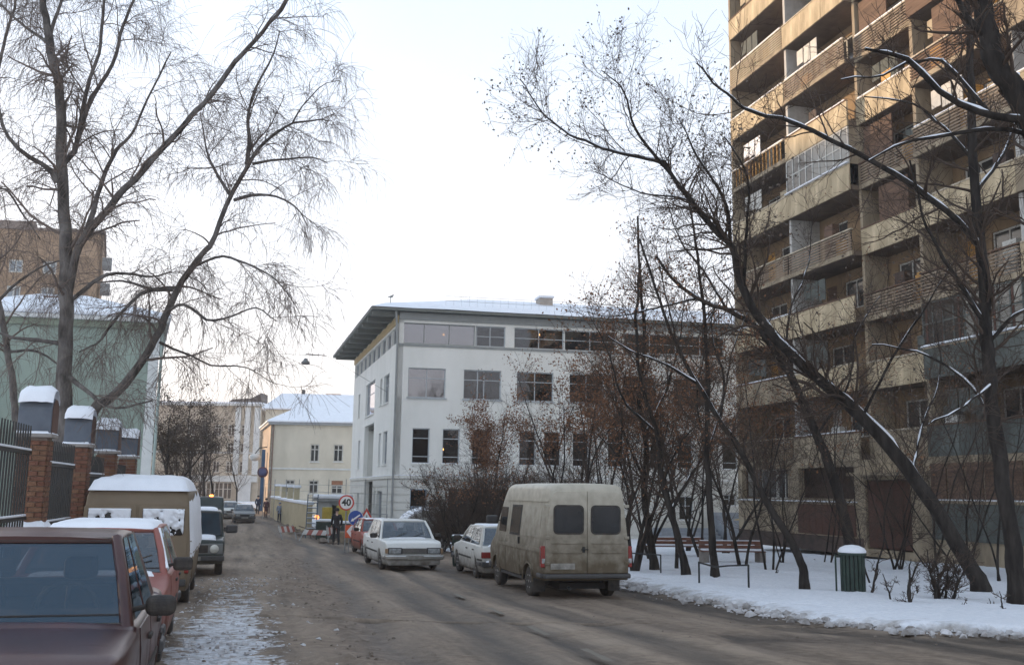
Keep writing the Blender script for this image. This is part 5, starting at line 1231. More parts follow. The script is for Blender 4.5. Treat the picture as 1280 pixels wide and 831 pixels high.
def snow_on(lines,parent,minr=.02,cover=.64):
    """snow lying along the upper side of the limbs"""
    G=[]
    for q,r in lines:
        T=np.gradient(q,axis=0); T/=np.linalg.norm(T,axis=1,keepdims=True)+1e-9; flat=np.sqrt(1-np.clip(T[:,2]**2,0,1))
        nz_=np.array([float(fbm(p[0]*3+p[2]*2,p[1]*3,1.6,3)) for p in q]); 
        upv=np.array([0,0,1.])-T*T[:,2:3]; upv/=np.linalg.norm(upv,axis=1,keepdims=True)+1e-9
        rr=r*.68*np.clip((flat-.28)*2.2,0,1)*np.clip((cover-nz_)*9,0,1)*(.6+.8*rng.random(len(r)))*(r>minr*.4)+.0005
        G.append(((q+upv*(r*.60+.004)[:,None])[None],rr[None],6))
    if G: tubes(G,'snow',SNOW,parent)
def pl(path,D):
    """limb path given as points on the view at real distances"""
    return [P(a,b,D+c) for a,b,c in path]
def big_tree(name,label,D,limbs,barkm,twigm,style,leaves=None,snow=False,roots=True,n1=6,ln1=1.6,cat='tree',sc=1.,group=None):
    """limbs: (path, r0, r1). first limb is the trunk"""
    base=pl(limbs[0][0],D)[0]; root=thing(name,label,cat,loc=(base.x,base.y,min(base.z,gzf(base.y))),group=group); inv=np.array(root.location)
    G=[];L2=[]
    for k,(path,r0,r1) in enumerate(limbs):
        pts=pl(path,D); n=max(8,int(sum((pts[i+1]-pts[i]).length for i in range(len(pts)-1))/.22)); q,r=resample(pts,np.linspace(r0,r1,len(pts)),n,wig=.018)
        q=q-inv
        if k==0 and roots: r=r*(1+.5*np.exp(-np.linspace(0,1,n)*n*.35/.5)); q[0,2]-=.25
        L2.append((q,r)); G.append((q[None],r[None],12 if r0>.08 else 7))
    tubes([G[0]],'trunk',barkm,root)
    if len(G)>1: tubes(G[1:],'branches',barkm,root)
    if snow or style is ST_MAPLE: snow_on(L2,root)
    # level 1..3 sprays
    g=[];lo=style.get('lo',.35)
    ends=[]
    for k,(q,r) in enumerate(L2):
        ln=np.linalg.norm(np.diff(q,axis=0),axis=1).sum(); kk=max(1,int(n1*ln/3*(1.)))
        lo_=lo if k==0 else style.get('lob',.08)
        a,ar=spawn(q[None],r[None],kk,lo_,1.,ln1*sc,.5,style['a1'],9,style['w1'],style['b1'],.4,.006,tfall=.35)
        ar=np.minimum(ar,.035*sc*np.linspace(1,.4,9)[None]); g.append((a,ar,5))
        b,br=spawn(a,ar,style['k2'],.12,1.,ln1*.5*sc,.5,style['a2'],7,style['w2'],style['b2'],.55,.004,tfall=.3); g.append((b,br,3))
        c_,cr_=spawn(b,br,style['k3'],.1,1.,ln1*style.get('l3',.28)*sc,.5,style['a2'],5,style['w2'],style['b3'],.6,style.get('rm',.003),tfall=.2); g.append((c_,cr_,3))
        ends.append(c_[:,-1]); ends.append(b[:,-1])
    o=tubes(g,'crown',twigm,root,'stuff')
    if leaves:
        E=np.concatenate(ends); m_,fr,sz=leaves; sel=rng.random(len(E))<fr*(np.array([float(1) for _ in E])); E=E[sel]
        # clumped, not even
        cl=fbm(E[:,0]*1.5,E[:,2]*1.5,1.,2)>.45; E=E[cl]; E=np.repeat(E,3,0)+rng.normal(0,.08,(len(E)*3,3)); leafcards(E,sz,m_,root)
    return root
ST_MAPLE=dict(lo=.3,a1=(.5,1.2),w1=.16,b1=(0,0,.05),a2=(.4,1.1),w2=.2,b2=(0,0,.06),b3=(0,0,.08),k2=5,k3=4,rm=.0035)
ST_BIRCH=dict(lo=.25,a1=(.4,1.1),w1=.13,b1=(0,0,-.02),a2=(.5,1.2),w2=.16,b2=(0,0,-.14),b3=(0,0,-.26),k2=8,k3=5,l3=.5,rm=.0032)
# --- leaning maples on the right
b1=ghit(1225,741,.1)
D=b1.y
T1=[([(1228,741,0),(1208,700,.0),(1141,594,.1),(1078,521,.2),(1020,470,.3),(963,415,.4),(929,362,.5),(914,310,.6),(885,277,.7),(844,224,.8),(832,203,.9)],.185,.038),
 ([(832,203,.9),(775,191,1.1),(722,172,1.3),(681,144,1.5),(650,100,1.7)],.05,.012),
 ([(844,224,.8),(795,164,.7),(779,113,.4),(752,88,.2)],.045,.010),
 ([(885,277,.7),(860,250,1.4),(800,240,2.2),(745,215,2.8)],.04,.010),
 ([(914,310,.6),(905,250,.0),(868,190,-.5),(850,150,-.9)],.045,.012),
 ([(929,362,.5),(932,310,.1),(935,260,-.5),(930,210,-.9),(905,170,-1.2)],.05,.014),
 ([(1078,521,.2),(1120,440,-.6),(1160,380,-1.2),(1190,330,-1.6)],.035,.010),
 ([(1141,594,.1),(1150,540,.8),(1175,470,1.5),(1170,400,2.0)],.04,.012)]
big_tree('maple_tree','big snow dusted tree leaning far left from the right edge of the yard',D,T1,BARK_D,TWIG_D,ST_MAPLE,leaves=(LEAF_G,.35,.075),snow=True,n1=14,ln1=1.7)
b2=ghit(1062,718,.1)
T2=[([(1066,722,0),(1059,665,0),(1039,587,.1),(1021,544,.2),(988,468,.3),(967,440,.3),(945,408,.3),(909,388,.3),(872,373,.2),(840,348,.0),(820,320,-.2)],.165,.032),
 ([(909,388,.3),(880,340,.9),(850,300,1.4),(830,240,1.9)],.045,.012),
 ([(872,373,.2),(820,385,.6),(770,395,.9),(730,390,1.3)],.035,.010),
 ([(988,468,.3),(985,400,1.0),(1010,330,1.7),(1015,270,2.2)],.045,.012),
 ([(1021,544,.2),(1060,480,-.5),(1070,420,-1.),(1100,370,-1.4)],.04,.012)]
big_tree('maple_tree','dark tree behind the bin, leaning left and crossing the big leaning trunk',b2.y,T2,BARK_D,TWIG_D,ST_MAPLE,leaves=(LEAF_R,.2,.07),snow=True,n1=8,ln1=1.4)
b3=ghit(1006,737,.1)
T3=[([(1006,737,0),(1000,705,0),(987,673,.0),(952,615,.0),(924,560,.1),(900,527,.2),(870,478,.4),(845,430,.6),(822,370,.8),(800,300,1.)],.10,.025),
 ([(900,527,.2),(905,470,.6),(890,420,1.),(895,360,1.4)],.035,.010),([(870,478,.4),(830,455,.1),(790,440,-.2),(760,420,-.5)],.035,.010)]
big_tree('slender_tree','slender snow lined trunk slanting left, standing right of the benches',b3.y,T3,BARK_D,TWIG_D,ST_MAPLE,leaves=(LEAF_R,.3,.07),snow=True,n1=8,ln1=1.3)
b4=ghit(894,723,.1)
T4=[([(894,723,0),(890,680,0),(886,600,.0),(884,540,0),(885,470,.1),(880,400,.2),(872,320,.3),(860,240,.4)],.105,.025),([(886,560,0),(905,500,.5),(915,440,.9),(940,380,1.3)],.04,.01),([(884,500,0),(850,440,-.4),(835,380,-.7),(820,310,-1)],.04,.01)]
big_tree('slender_tree','straight dark trunk rising in front of the nearer bench',b4.y,T4,BARK_D,TWIG_D,ST_MAPLE,leaves=(LEAF_R,.45,.08),n1=9,ln1=1.4)
# clump left of it
b5=ghit(856,718,.1)
T5=[([(858,719,0),(850,680,0),(838,640,.1),(828,600,.2),(820,540,.3),(800,470,.5),(795,400,.7),(800,330,.9)],.11,.03),([(838,640,.1),(860,600,.3),(880,560,.6),(872,500,.8),(880,440,1.)],.06,.015),([(820,540,.3),(780,500,.0),(760,440,-.3),(735,390,-.5)],.04,.01)]
big_tree('slender_tree','forked trunk between the two benches',b5.y,T5,BARK_D,TWIG_D,ST_MAPLE,leaves=(LEAF_R,.5,.085),n1=9,ln1=1.5)
b6=ghit(815,713,.1)
T6=[([(818,713,0),(812,670,0),(806,620,.1),(808,560,.2),(800,500,.3),(806,420,.5),(800,350,.6),(797,270,.8)],.12,.03),([(806,600,.1),(788,560,.4),(770,500,.7),(762,430,1.)],.05,.012),([(808,540,.2),(835,480,.6),(850,420,.9),(858,350,1.3)],.05,.012)]
big_tree('slender_tree','dark trunk immediately right of the cream van',b6.y,T6,BARK_D,TWIG_D,ST_MAPLE,leaves=(LEAF_R,.5,.085),n1=9,ln1=1.5)
# --- right edge trees
b7=ghit(1273,757,.1)
T7=[([(1273,757,0),(1266,690,0),(1253,606,.0),(1240,506,.1),(1233,420,.2),(1228,332,.2),(1220,250,.3),(1216,150,.4),(1212,60,.5),(1205,-40,.6)],.165,.06),
 ([(1226,310,.2),(1190,270,0.),(1130,225,-.3),(1050,180,-.6),(985,150,-.9),(940,140,-1.2),(905,115,-1.4),(870,80,-1.6)],.075,.014),
 ([(1228,400,.2),(1205,365,.0),(1190,340,-.1),(1165,295,-.3),(1150,262,-.5),(1140,200,-.7)],.05,.02),
 ([(1216,200,.4),(1180,160,.8),(1140,130,1.2),(1080,120,1.6)],.04,.012),
 ([(1233,430,.2),(1262,400,.5),(1290,385,.8),(1330,370,1.)],.05,.014),
 ([(1240,520,.1),(1200,470,.8),(1150,440,1.3),(1090,430,1.7)],.04,.012),
 ([(1220,240,.3),(1255,190,.9),(1280,120,1.4),(1290,40,1.8)],.05,.015),
 ([(1240,480,.1),(1200,510,-.6),(1160,530,-1.2)],.03,.01)]
big_tree('tall_tree','tall straight grey trunk at the right edge of the yard',b7.y,T7,BARK_D,TWIG_D,ST_MAPLE,snow=True,n1=8,ln1=1.7)
T8=[([(1420,830,0),(1400,600,0),(1370,400,0),(1330,260,0),(1272,120,.1),(1248,89,.1),(1234,48,.2),(1227,0,.3),(1222,-60,.4)],.19,.12),
 ([(1285,150,.05),(1240,145,.0),(1190,125,-.1),(1140,80,-.2),(1110,66,-.3),(1080,62,-.4)],.065,.018),
 ([(1300,190,0),(1272,163,.1),(1200,166,.2),(1130,178,.3),(1085,200,.4)],.045,.012),
 ([(1234,48,.2),(1215,30,.1),(1197,0,.0),(1180,-40,-.1)],.05,.03),
 ([(1240,145,.0),(1180,80,.4),(1140,78,.7),(1100,95,.9),(1050,100,1.)],.03,.01)]
big_tree('overhanging_tree','thick black snow edged limb reaching in from the top right corner',13.5,T8,BARK_D,TWIG_D,ST_MAPLE,snow=True,n1=5,ln1=1.2)
# --- birches on the left
TB1=[([(80,585,0),(80,470,0),(82,400,0),(81,300,.0),(78,200,.1),(74,120,.1),(62,55,.2),(55,0,.3),(50,-60,.4)],.16,.055),
 ([(84,370,0),(98,310,-.1),(126,271,-.2),(152,242,-.3),(195,195,-.5),(231,155,-.6),(260,123,-.7),(300,72,-.8),(332,36,-.9),(361,0,-1.),(395,-45,-1.1)],.082,.028),
 ([(79,205,.1),(96,180,.4),(112,130,.6),(144,72,.9),(158,25,1.),(175,-20,1.2)],.065,.025),
 ([(96,180,.4),(108,112,.2),(125,61,.0),(130,0,-.2),(134,-50,-.3)],.05,.02),
 ([(72,228,0),(62,212,-.1),(36,197,-.4),(10,172,-.7),(0,140,-.9),(-12,90,-1)],.06,.02),
 ([(108,292,-.1),(118,255,.6),(132,215,.9),(148,185,1.1),(165,165,1.3),(185,120,1.5),(215,65,1.8)],.06,.015),
 ([(62,55,.2),(40,40,.6),(10,15,.9),(-30,-20,1.1)],.04,.015),
 ([(84,380,0),(130,345,.7),(160,343,1.1),(190,346,1.5),(215,340,1.9)],.045,.012),
 ([(80,430,0),(40,424,-.3),(10,420,-.5),(-30,400,-.8)],.05,.015),
 ([(84,470,0),(110,490,-.3),(130,505,-.5),(150,510,-.8),(190,500,-1)],.05,.015),
 ([(60,62,.2),(66,30,.3),(78,0,.5),(80,-40,.6)],.05,.02)]
DB=20.
big_tree('birch_tree','tall birch with the straight dark trunk behind the brick pillars',DB,TB1,BARK_B,TWIG_B,ST_BIRCH,n1=7,ln1=1.35)
TB3=[([(108,560,0),(116,515,0),(140,495,.0),(164,469,.1),(190,431,.2),(202,406,.2),(223,360,.3),(253,317,.4),(267,300,.4),(289,245,.5),(314,199,.6),(336,173,.7),(365,155,.8),(395,150,.9),(415,152,1.)],.115,.012),
 ([(309,205,.6),(311,175,.5),(310,144,.4),(318,115,.3),(339,76,.2),(350,40,.1)],.055,.012),
 ([(289,245,.5),(275,225,.9),(260,195,1.2),(255,175,1.5),(250,140,1.8)],.045,.012),
 ([(293,250,.5),(320,243,.1),(345,245,-.2),(372,262,-.4),(385,285,-.5)],.04,.01),
 ([(316,205,.6),(345,200,.9),(385,195,1.2),(410,205,1.5)],.035,.01),
 ([(206,392,.2),(230,380,-.3),(258,400,-.6),(290,395,-.9),(320,385,-1.2),(345,400,-1.5)],.04,.01),
 ([(200,428,.2),(225,440,.6),(265,455,1.),(310,460,1.4),(345,480,1.7)],.035,.008),
 ([(223,360,.3),(190,360,.7),(150,350,1.1),(100,355,1.4)],.045,.012),
 ([(215,362,.3),(180,365,-.3),(150,395,-.7),(125,425,-1.0),(100,440,-1.3)],.05,.015),
 ([(240,335,.3),(275,320,-.2),(310,330,-.5),(345,350,-.9),(375,390,-1.2)],.035,.008),
 ([(365,155,.8),(380,130,.6),(405,105,.4),(425,100,.3)],.02,.006)]
big_tree('birch_tree','birch with the curved trunk leaning right over the street',21.5,TB3,BARK_B,TWIG_B,ST_BIRCH,n1=8,ln1=1.35)
# third weeping stem, left edge
TB4=[([(30,600,0),(20,520,0),(8,430,0),(-10,330,.1),(-20,230,.2),(-15,150,.3),(5,60,.4),(25,-20,.5)],.09,.03),([(-5,380,0),(25,350,.4),(60,330,.8),(90,325,1.2)],.04,.01),([(10,440,0),(50,440,.5),(90,470,1.),(120,500,1.4)],.04,.01),([(-18,250,.1),(5,235,.3),(30,270,.8),(50,300,1.2)],.04,.01)]
big_tree('birch_tree','drooping twigs of a birch standing at the left edge of the view',24.,TB4,BARK_B,TWIG_B,ST_BIRCH,n1=7,ln1=1.5)

# --- trees and bushes grown without a traced outline
def grown(name,label,x,y,h,stems,spread,rad,leaves=None,style=ST_MAPLE,k1=9,ln=None,bark=BARK_D,twig=TWIG_D,cat='tree',group=None,lift=.0,seedl=1.):
    root=thing(name,label,cat,loc=(x,y,gzf(y)-.03),group=group); G=[];
    for s in range(stems):
        a=rng.uniform(0,6.28); lean=spread*rng.uniform(.3,1.); pts=[np.array([rng.normal(0,.06*stems**.5),rng.normal(0,.06*stems**.5),-.1])]; hh=h*rng.uniform(.75,1.); d=np.array([math.cos(a)*lean,math.sin(a)*lean,1.])
        for k in range(6): d=d+rng.normal(0,.12,3); d[2]=max(d[2],.5); pts.append(pts[-1]+d/np.linalg.norm(d)*hh/6)
        q,r=resample(pts,np.linspace(rad*rng.uniform(.7,1.1),rad*.2,7),18,.012); G.append((q,r))
    A=np.stack([g[0] for g in G]); Rr_=np.stack([g[1] for g in G]); tubes([(A,Rr_,7)],'trunk',bark,root)
    ln=ln or h*.30
    a,ar=spawn(A,Rr_,k1,.18+lift,1.,ln,.5,(.4,1.1),9,.13,style['b1'],.45,.006,tfall=.4); b,br=spawn(a,ar,style['k2'],.1,1.,ln*.5,.5,(.4,1.1),6,.17,style['b2'],.5,.004,tfall=.3); c_,cr_=spawn(b,br,style['k3'],.1,1,ln*.28,.5,(.4,1.1),4,.2,style['b3'],.6,.0035)
    tubes([(a,ar,4),(b,br,3),(c_,cr_,3)],'crown',twig,root,'stuff')
    if leaves:
        m_,fr,sz=leaves; E=np.concatenate([b[:,-1],c_[:,-1],c_[:,2]]); E=E[rng.random(len(E))<fr]; E=E[(fbm(E[:,0]*1.2,E[:,2]*1.2,1.,2)>.42)&(E[:,2]>h*.58)]; E=np.repeat(E,6,0)+rng.normal(0,.11,(len(E)*6,3))
        if len(E): leafcards(E,sz,m_,root)
    return root
def at(px,y): return P(px,600,y).x
for (px,y,h,st,sp,lab,fr) in ((700,33,6.2,2,.25,'slim tree rising behind the roof of the cream van',.35),(745,30,6.9,2,.2,'russet leaved tree standing just right of the cream van roof',.5),(778,36,8.0,2,.3,'tall thin tree between the van and the forked trunk',.5),
    (845,31,8.2,2,.3,'russet leaved tree behind the left bench',.6),(930,33,7.5,2,.35,'russet tree at the corner of the apartment block',.5),(875,40,9,2,.3,'tree before the entrance steps of the white building',.5),(735,42,8.6,3,.3,'many stemmed tree before the middle windows of the white building',.5),(790,29.5,5.5,3,.35,'low many stemmed tree right behind the cream van',.3),(812,38,8.4,3,.35,'broad russet tree in the middle of the grove',.8),(762,44,8.6,3,.35,'russet tree close to the white wall left of the grove',.8),(900,45,9.2,3,.35,'russet tree before the right end of the white building',.8),(855,48,9.,3,.35,'leafy tree nearest the white wall behind the grove',.8),(722,37,7.2,3,.3,'slender stems fanning out left of the cream van roof corner',.4)):
    grown('young_tree',lab,at(px,y),y,h,st,sp,.07,leaves=(LEAF_R,min(1,fr*1.0),.085),k1=12)
for (px,y,h,st,lab,fr) in ((1120,32,4.5,5,'thin bare shrub in front of the red brown door',.0),(975,36,5.5,4,'bare shrub under the first balconies',.1),(1200,29,6.,4,'bare thicket stem before the green panels',.0),(1180,21.2,1.3,7,'low shrub at the foot of the big leaning trunk',0),(1085,26,5.,3,'bare sapling behind the green bin',.1),(1160,33,9.,3,'tall bare tree before the brown balconies',.1),(1030,36,8.5,3,'bare tree with russet tips before the middle balconies',.5),(1245,27,8,3,'tangled bare tree behind the tall grey trunk',.1),(960,31,8.,3,'bare tree behind the slanting slender trunk',.5)):
    grown('bare_shrub',lab,at(px,y),y,h,st,.5,.035,leaves=(LEAF_R,fr,.07) if fr else None,k1=10,cat='shrub')
# dense bushes before the white building
for (px,y,h,st,lab,fr,rd) in ((585,41,3.7,22,'large dense bush behind the white hatchback',.04,.035),(628,43,4.2,18,'dense bush between the large bush and the van roof',.08,.035),(670,40,3.6,16,'dense bush just left above the cream van',.04,.03),(612,45,6.4,5,'taller russet leaved tree growing out of the bushes',.8,.06),(548,43,2.5,18,'low left end of the bushes near the pale blue door',.0,.025)):
    grown('dense_bush' if st>6 else 'russet_tree',lab,at(px,y),y,h,st,.75 if st>6 else .35,rd,leaves=(LEAF_R,fr,.09) if fr else None,k1=12 if st>6 else 18,cat='bush' if st>6 else 'tree')
# dark trees along the left pavement, far
for (px,y,h,st,lab,fr) in ((212,58,8.2,3,'dark dense tree just right of the green house',.8),(238,66,8.6,3,'dark tree with brown leaves further down the left pavement',.8),(268,80,9.3,2,'thin dark tree before the yellow facade',.5),(225,90,10.5,3,'dark tree behind the others on the left pavement',.6),(300,100,10.5,1,'slim street tree beside the far shop front',.3),(248,112,11,3,'distant brown tree left of the far shop front',.5)):
    grown('street_tree',lab,at(px,y),y,h,st,.28,.11,leaves=(mat('brown_leaf',(.07,.05,.035),.9,.3,2.,0),fr,.12),k1=15)
grown('distant_tree','twiggy tree top showing above the roof of the white building',at(632,92),92,24,2,.2,.12,k1=10)
# saplings, stubs and weeds sticking out of the snow
sap=[(1118,752,.9),(1132,754,1.3),(1166,748,1.9),(1233,757,.5),(1020,702,.35),(1145,742,.5),(1190,758,.4),(1085,742,1.0),(970,716,.5),(1255,765,.6)]
for i,(px,py,h) in enumerate(sap):
    g_=ghit(px,py,.1); grown('sapling',['leafless sapling left of the crooked stem','crooked double stem below the leaning trunk','dark upright stem beside the leaning trunk','short twigs right of the leaning trunk','dry weed right of the slanting trunk','thin stub before the leaning trunk','frail twig low in the snow','leafless stem beside the green bin','dry weed left of the slanting trunk','bent twig by the tall grey trunk'][i],g_.x,g_.y,h,1 if i not in(1,) else 2,.25,.018+.018*h,k1=3,ln=h*.3,cat='sapling')
# ================================================================ STREET FURNITURE
GREENP=mat('dark_green_bin_paint',(.014,.03,.024),.6,.25,4.,.15,40.,c2=(.03,.055,.043))
M_WOODB=mat('red_brown_bench_wood',(.17,.07,.045),.8,.3,3.,.2,c2=(.25,.12,.08))
M_CONCP=mat('rough_concrete',(.22,.20,.18),.9,.25,3.,.3)
g_=ghit(1067,741,.1)
bn=thing('litter_bin','dark green slatted litter bin with a round cap of snow','bin',loc=(g_.x,g_.y,yz(g_.x,g_.y)-.02),rz=R(-12))
b=MB(); b.lathe([(.20,.02),(.21,.05),(.235,.75),(.22,.76),(.2,.1)],20); b.build('liner',IRON,bn)
for k in range(18):
    a=k*math.tau/18; M=Matrix.Rotation(a,4,'Z'); c=MB(); c.box(.238,.262,-.033,.033,.0,.86,0,M); c.build('slat',GREENP,bn)
b=MB(); b.lathe([(.30,.84),(.31,.87),(.29,.92),(.16,.95),(.001,.955)],20); b.build('lid',GREENP,bn)
b=MB(); b.lathe([(.30,.90),(.305,.94),(.26,1.0),(.15,1.05),(.001,1.07)],20); b.build('snow',SNOW,bn)
b=MB(); b.tube([(-.36,-.02,-.25),(-.36,-.02,.85)],.022,6); b.tube([(-.36,-.02,.8),(-.2,0,.8)],.018,6); b.build('post',GREENP,bn)
g_=ghit(573,707,0); 
bn=thing('waste_bin','square grey green waste bin between the white saloon and white hatchback','bin',loc=(g_.x,g_.y,gzf(g_.y)))
b=MB(); rg=[[( sx*w_,sy*w_,z) for sx,sy in((-1,-1),(1,-1),(1,1),(-1,1))] for w_,z in((.17,0),(.19,.1),(.21,.9))]; b.loft(rg,sm=False); b.build('body',GREENP,bn,bevel=.015)
b=MB(); b.box(-.25,.25,-.24,.24,.905,.96); b.build('lid',GREENP,bn,bevel=.012); b=MB(); b.box(-.22,.22,-.21,.21,.962,.99); b.build('snow',SNOW,bn,bevel=.012)
for k in range(5): b=MB(); b.box(-.17+.075*k,-.15+.075*k,-.222,-.19,.1,.88); b.build('rib',GREENP,bn)
def bench(label,px0,px1,py):
    g0=ghit((px0+px1)/2,py,.1); L=(px1-px0)/FPX*g0.y; r_=thing('park_bench',label,'bench',loc=(g0.x,g0.y,yz(g0.x,g0.y)-.02),rz=R(6),group=None)
    for s in (-1,1):
        b=MB(); b.box(s*(L/2-.12)-.11,s*(L/2-.12)+.11,-.28,.28,0,.40); b.box(s*(L/2-.12)-.10,s*(L/2-.12)+.10,.2,.30,.40,.72); b.build('leg',M_CONCP,r_,bevel=.02)
    for k in range(4): b=MB(); b.box(-L/2,L/2,-.28+k*.125,-.175+k*.125,.402,.437); b.build('seat_slat',M_WOODB,r_,bevel=.006)
    for k in range(2): b=MB(); b.box(-L/2,L/2,.17,.197,.50+k*.14,.62+k*.14); b.build('back_slat',M_WOODB,r_,bevel=.006)
    b=MB(); b.box(-L/2+.03,L/2-.03,-.27,.16,.44,.50); b.build('snow',SNOW,r_,bevel=.025); b=MB(); b.box(-L/2+.02,L/2-.02,.165,.2,.763,.795); b.build('snow',SNOW,r_,bevel=.012)
    return r_
bench('red brown bench with snow on its seat, right of the straight dark trunk',876,955,703)
bench('red brown bench further left, half hidden behind the tree trunks',806,882,695)
# low rail in the snow
p0=ghit(874,729,.12); p1=ghit(936,735,.12); rr=thing('low_rail','low bent metal rail standing in the snow before the bench','railing',loc=p0)
d_=p1-p0; pts=[(0,0,.5),tuple(d_*.35+Vector((0,0,.42))),tuple(d_*.6+Vector((0,0,.47))),tuple(d_+Vector((0,0,.52)))]
b=MB(); b.tube(pts,.022,6); b.build('top_rail',IRON,rr)
for q in (Vector((0,0,0)),d_): b=MB(); b.tube([q-Vector((0,0,.2)),q+Vector((0,0,.52))],.024,6); b.build('post',IRON,rr)
p0=ghit(826,716,.12); rr=thing('low_rail','thin low rail between the trunks beside the cream van','railing',loc=p0); b=MB(); b.tube([(-1.3,1.2,.5),(0,0,.5)],.02,6); b.build('top_rail',IRON,rr)
for q in ((-1.3,1.2),(0,0)): b=MB(); b.tube([(q[0],q[1],-.2),(q[0],q[1],.5)],.022,6); b.build('post',IRON,rr)
# suspended street lamp on its cable
lp=P(382,452,62); a=FS(2,9.9,0) ; e_=P(150,470,50)
cb=thing('suspended_street_lamp','round street lamp hanging from a cable over the road','street lamp',loc=lp)
b=MB(); b.lathe([(.01,.22),(.10,.20),(.15,.08),(.26,-.02),(.27,-.12),(.22,-.17),(.001,-.19)],16); b.build('lamp_shade',mat('grey_lamp_housing',(.16,.165,.165),.5,.15,4,0),cb)
b=MB(); b.tube([(0,0,.4),(.0,0,.5),(.3,0.05,.47),(1.25,.2,.42)],.028,6); 
for k in range(3): b.tube([(.4+k*.35,.07+k*.05,.36),(.4+k*.35,.07+k*.05,.56)],.02,5)
b.build('bracket',IRON,cb)
b=MB(); A_=Vector(FS(4,9.2,-.02)); B_=Vector((-22.5,52.,8.6)); q=[]
for k in range(13):
    t=k/12; p=A_.lerp(Vector(lp)+Vector((1.25,.2,.42)),t*2) if t<=.5 else (Vector(lp)+Vector((0,0,.5))).lerp(B_,(t-.5)*2); q.append(p-Vector(lp))
b.tube(q,.010,4); b.build('cable',IRON,cb)
b=MB(); gl_=gzf(52); b.tube([(B_.x-lp.x,B_.y-lp.y,gl_-lp.z),(B_.x-lp.x,B_.y-lp.y,B_.z-lp.z+.1)],[.12,.08],8); b.build('pole',MATS['grey_lamp_housing'],cb)
# ================================================================ SIGNS AND STREET WORKS
S_WHITE=mat('sign_white',(.72,.72,.70),.5,.06,4,0); S_RED=mat('sign_red',(.50,.045,.03),.5,.12,4,0); S_BLUE=mat('sign_blue',(.02,.07,.30),.5,.12,4,0); S_BLK=mat('sign_black',(.02,.02,.02),.6,.1,4,0); S_ORG=mat('sign_orange_red',(.62,.10,.03),.5,.12,4,0); S_YEL=mat('dull_yellow',(.40,.33,.06),.6,.2,3,.1)
GALV=mat('galvanised_post',(.24,.25,.25),.5,.2,4,0)
def to_cam(o_):  # signs face up the street
    return R(8)
def disc(b,r,y0,y1,mi,n=28,cx=0,cz=0): b.lathe([(.001,y0),(r,y0),(r,y1),(.001,y1)],n,mi,axis='y',sm=False,m=Matrix.Translation((cx,0,cz)))
def sign_root(name,label,px,py,D,ground=True):
    p=P(px,py,D); g=gzf(D)+.05; r_=thing(name,label,'sign',loc=(p.x,D,g),rz=R(6)); return r_,p.z-g
SD=44.5
r_,zc_=sign_root('speed_limit_sign','round white 40 speed limit sign with a red rim',433,628,SD)
b=MB(); disc(b,.34,-.012,.0,0); disc(b,.275,-.016,-.0125,1); b2=b.build('sign_face',[S_RED,S_WHITE],r_,loc=(0,0,zc_))
cu=bpy.data.curves.new('speed_digits','FONT'); cu.body='40'; cu.size=.40; cu.extrude=.003; cu.align_x='CENTER'; cu.align_y='CENTER'; cu.offset=.012
to=bpy.data.objects.new('tmp',cu); col.objects.link(to); bpy.context.view_layer.update(); me=bpy.data.meshes.new_from_object(to.evaluated_get(bpy.context.evaluated_depsgraph_get())); bpy.data.objects.remove(to); me.name='digits'; me.materials.clear(); me.materials.append(S_BLK)
o=inst('digits',me,b2,loc=(0,-.022,0)); o.rotation_euler=(R(90),0,0)
b=MB(); b.tube([(0,.03,-.2),(0,.03,zc_+.3)],.03,8); b.build('post',GALV,r_)
r_,zc_=sign_root('keep_left_sign','round blue sign with a white arrow pointing down left',444.5,647,SD-.6)
b=MB(); disc(b,.33,-.012,0,1); disc(b,.315,-.016,-.0125,0); 
Ma=Matrix.Rotation(R(38),4,'Y')
ar=[(-.25,0),(-.10,.085),(-.13,.032),(.23,.032),(.23,-.032),(-.13,-.032),(-.10,-.085)]
b.prism([(x*math.cos(R(36))-z*math.sin(R(36)),x*math.sin(R(36))+z*math.cos(R(36))) for x,z in ar],-.021,-.0165,'y',1); b.build('sign_face',[S_BLUE,S_WHITE],r_,loc=(0,0,zc_))
b=MB(); b.tube([(0,.03,-.2),(0,.03,zc_+.2)],.025,8); b.build('post',GALV,r_)
r_,zc_=sign_root('roadworks_sign','red triangle roadworks sign with a black digging figure',458,648,SD-.3)
def tri(s,b_=0): return [(-s,-s*.577+b_),(s,-s*.577+b_),(0,s*1.155+b_)]
b=MB(); b.prism(tri(.40),-.012,0,'y',0); b.prism(tri(.27),-.017,-.0125,'y',1)
fig=[[(-.03,-.13),(.0,-.13),(.03,-.02),(.06,-.13),(.09,-.13),(.06,.06),(.0,.10),(-.04,.06),(.0,.0)],[(-.14,-.14),(-.05,-.14),(-.09,-.08)],[(-.12,-.1),(-.1,-.11),(.05,.04),(.03,.06)]]
for k,f_ in enumerate(fig): b.prism(f_,-.022-.002*k,-.0175,'y',2)
disc(b,.025,-.022,-.0175,2,10,.01,.13); b.build('sign_face',[S_RED,S_WHITE,S_BLK],r_,loc=(0,0,zc_))
b=MB(); b.tube([(0,.03,-.2),(0,.03,zc_+.1)],.025,8); b.build('post',GALV,r_)
r_,zc_=sign_root('chevron_board','red and white arrow board pointing left, low beside the person',445,664,SD-1.)
b=MB(); b.box(-.46,.36,-.012,0,-.27,.27); 
for x0 in (-.40,.0):
    for sg in (1,-1): b.prism([(x0,0),(x0+.17,0),(x0+.36,sg*.25),(x0+.19,sg*.25)],-.018,-.0125,'y',1)
b.build('sign_face',[S_ORG,S_WHITE],r_,loc=(0,0,zc_))
for x in (-.3,.25): b=MB(); b.tube([(x,.03,-.1),(x,.03,zc_+.2)],.022,6); b.build('post',GALV,r_)
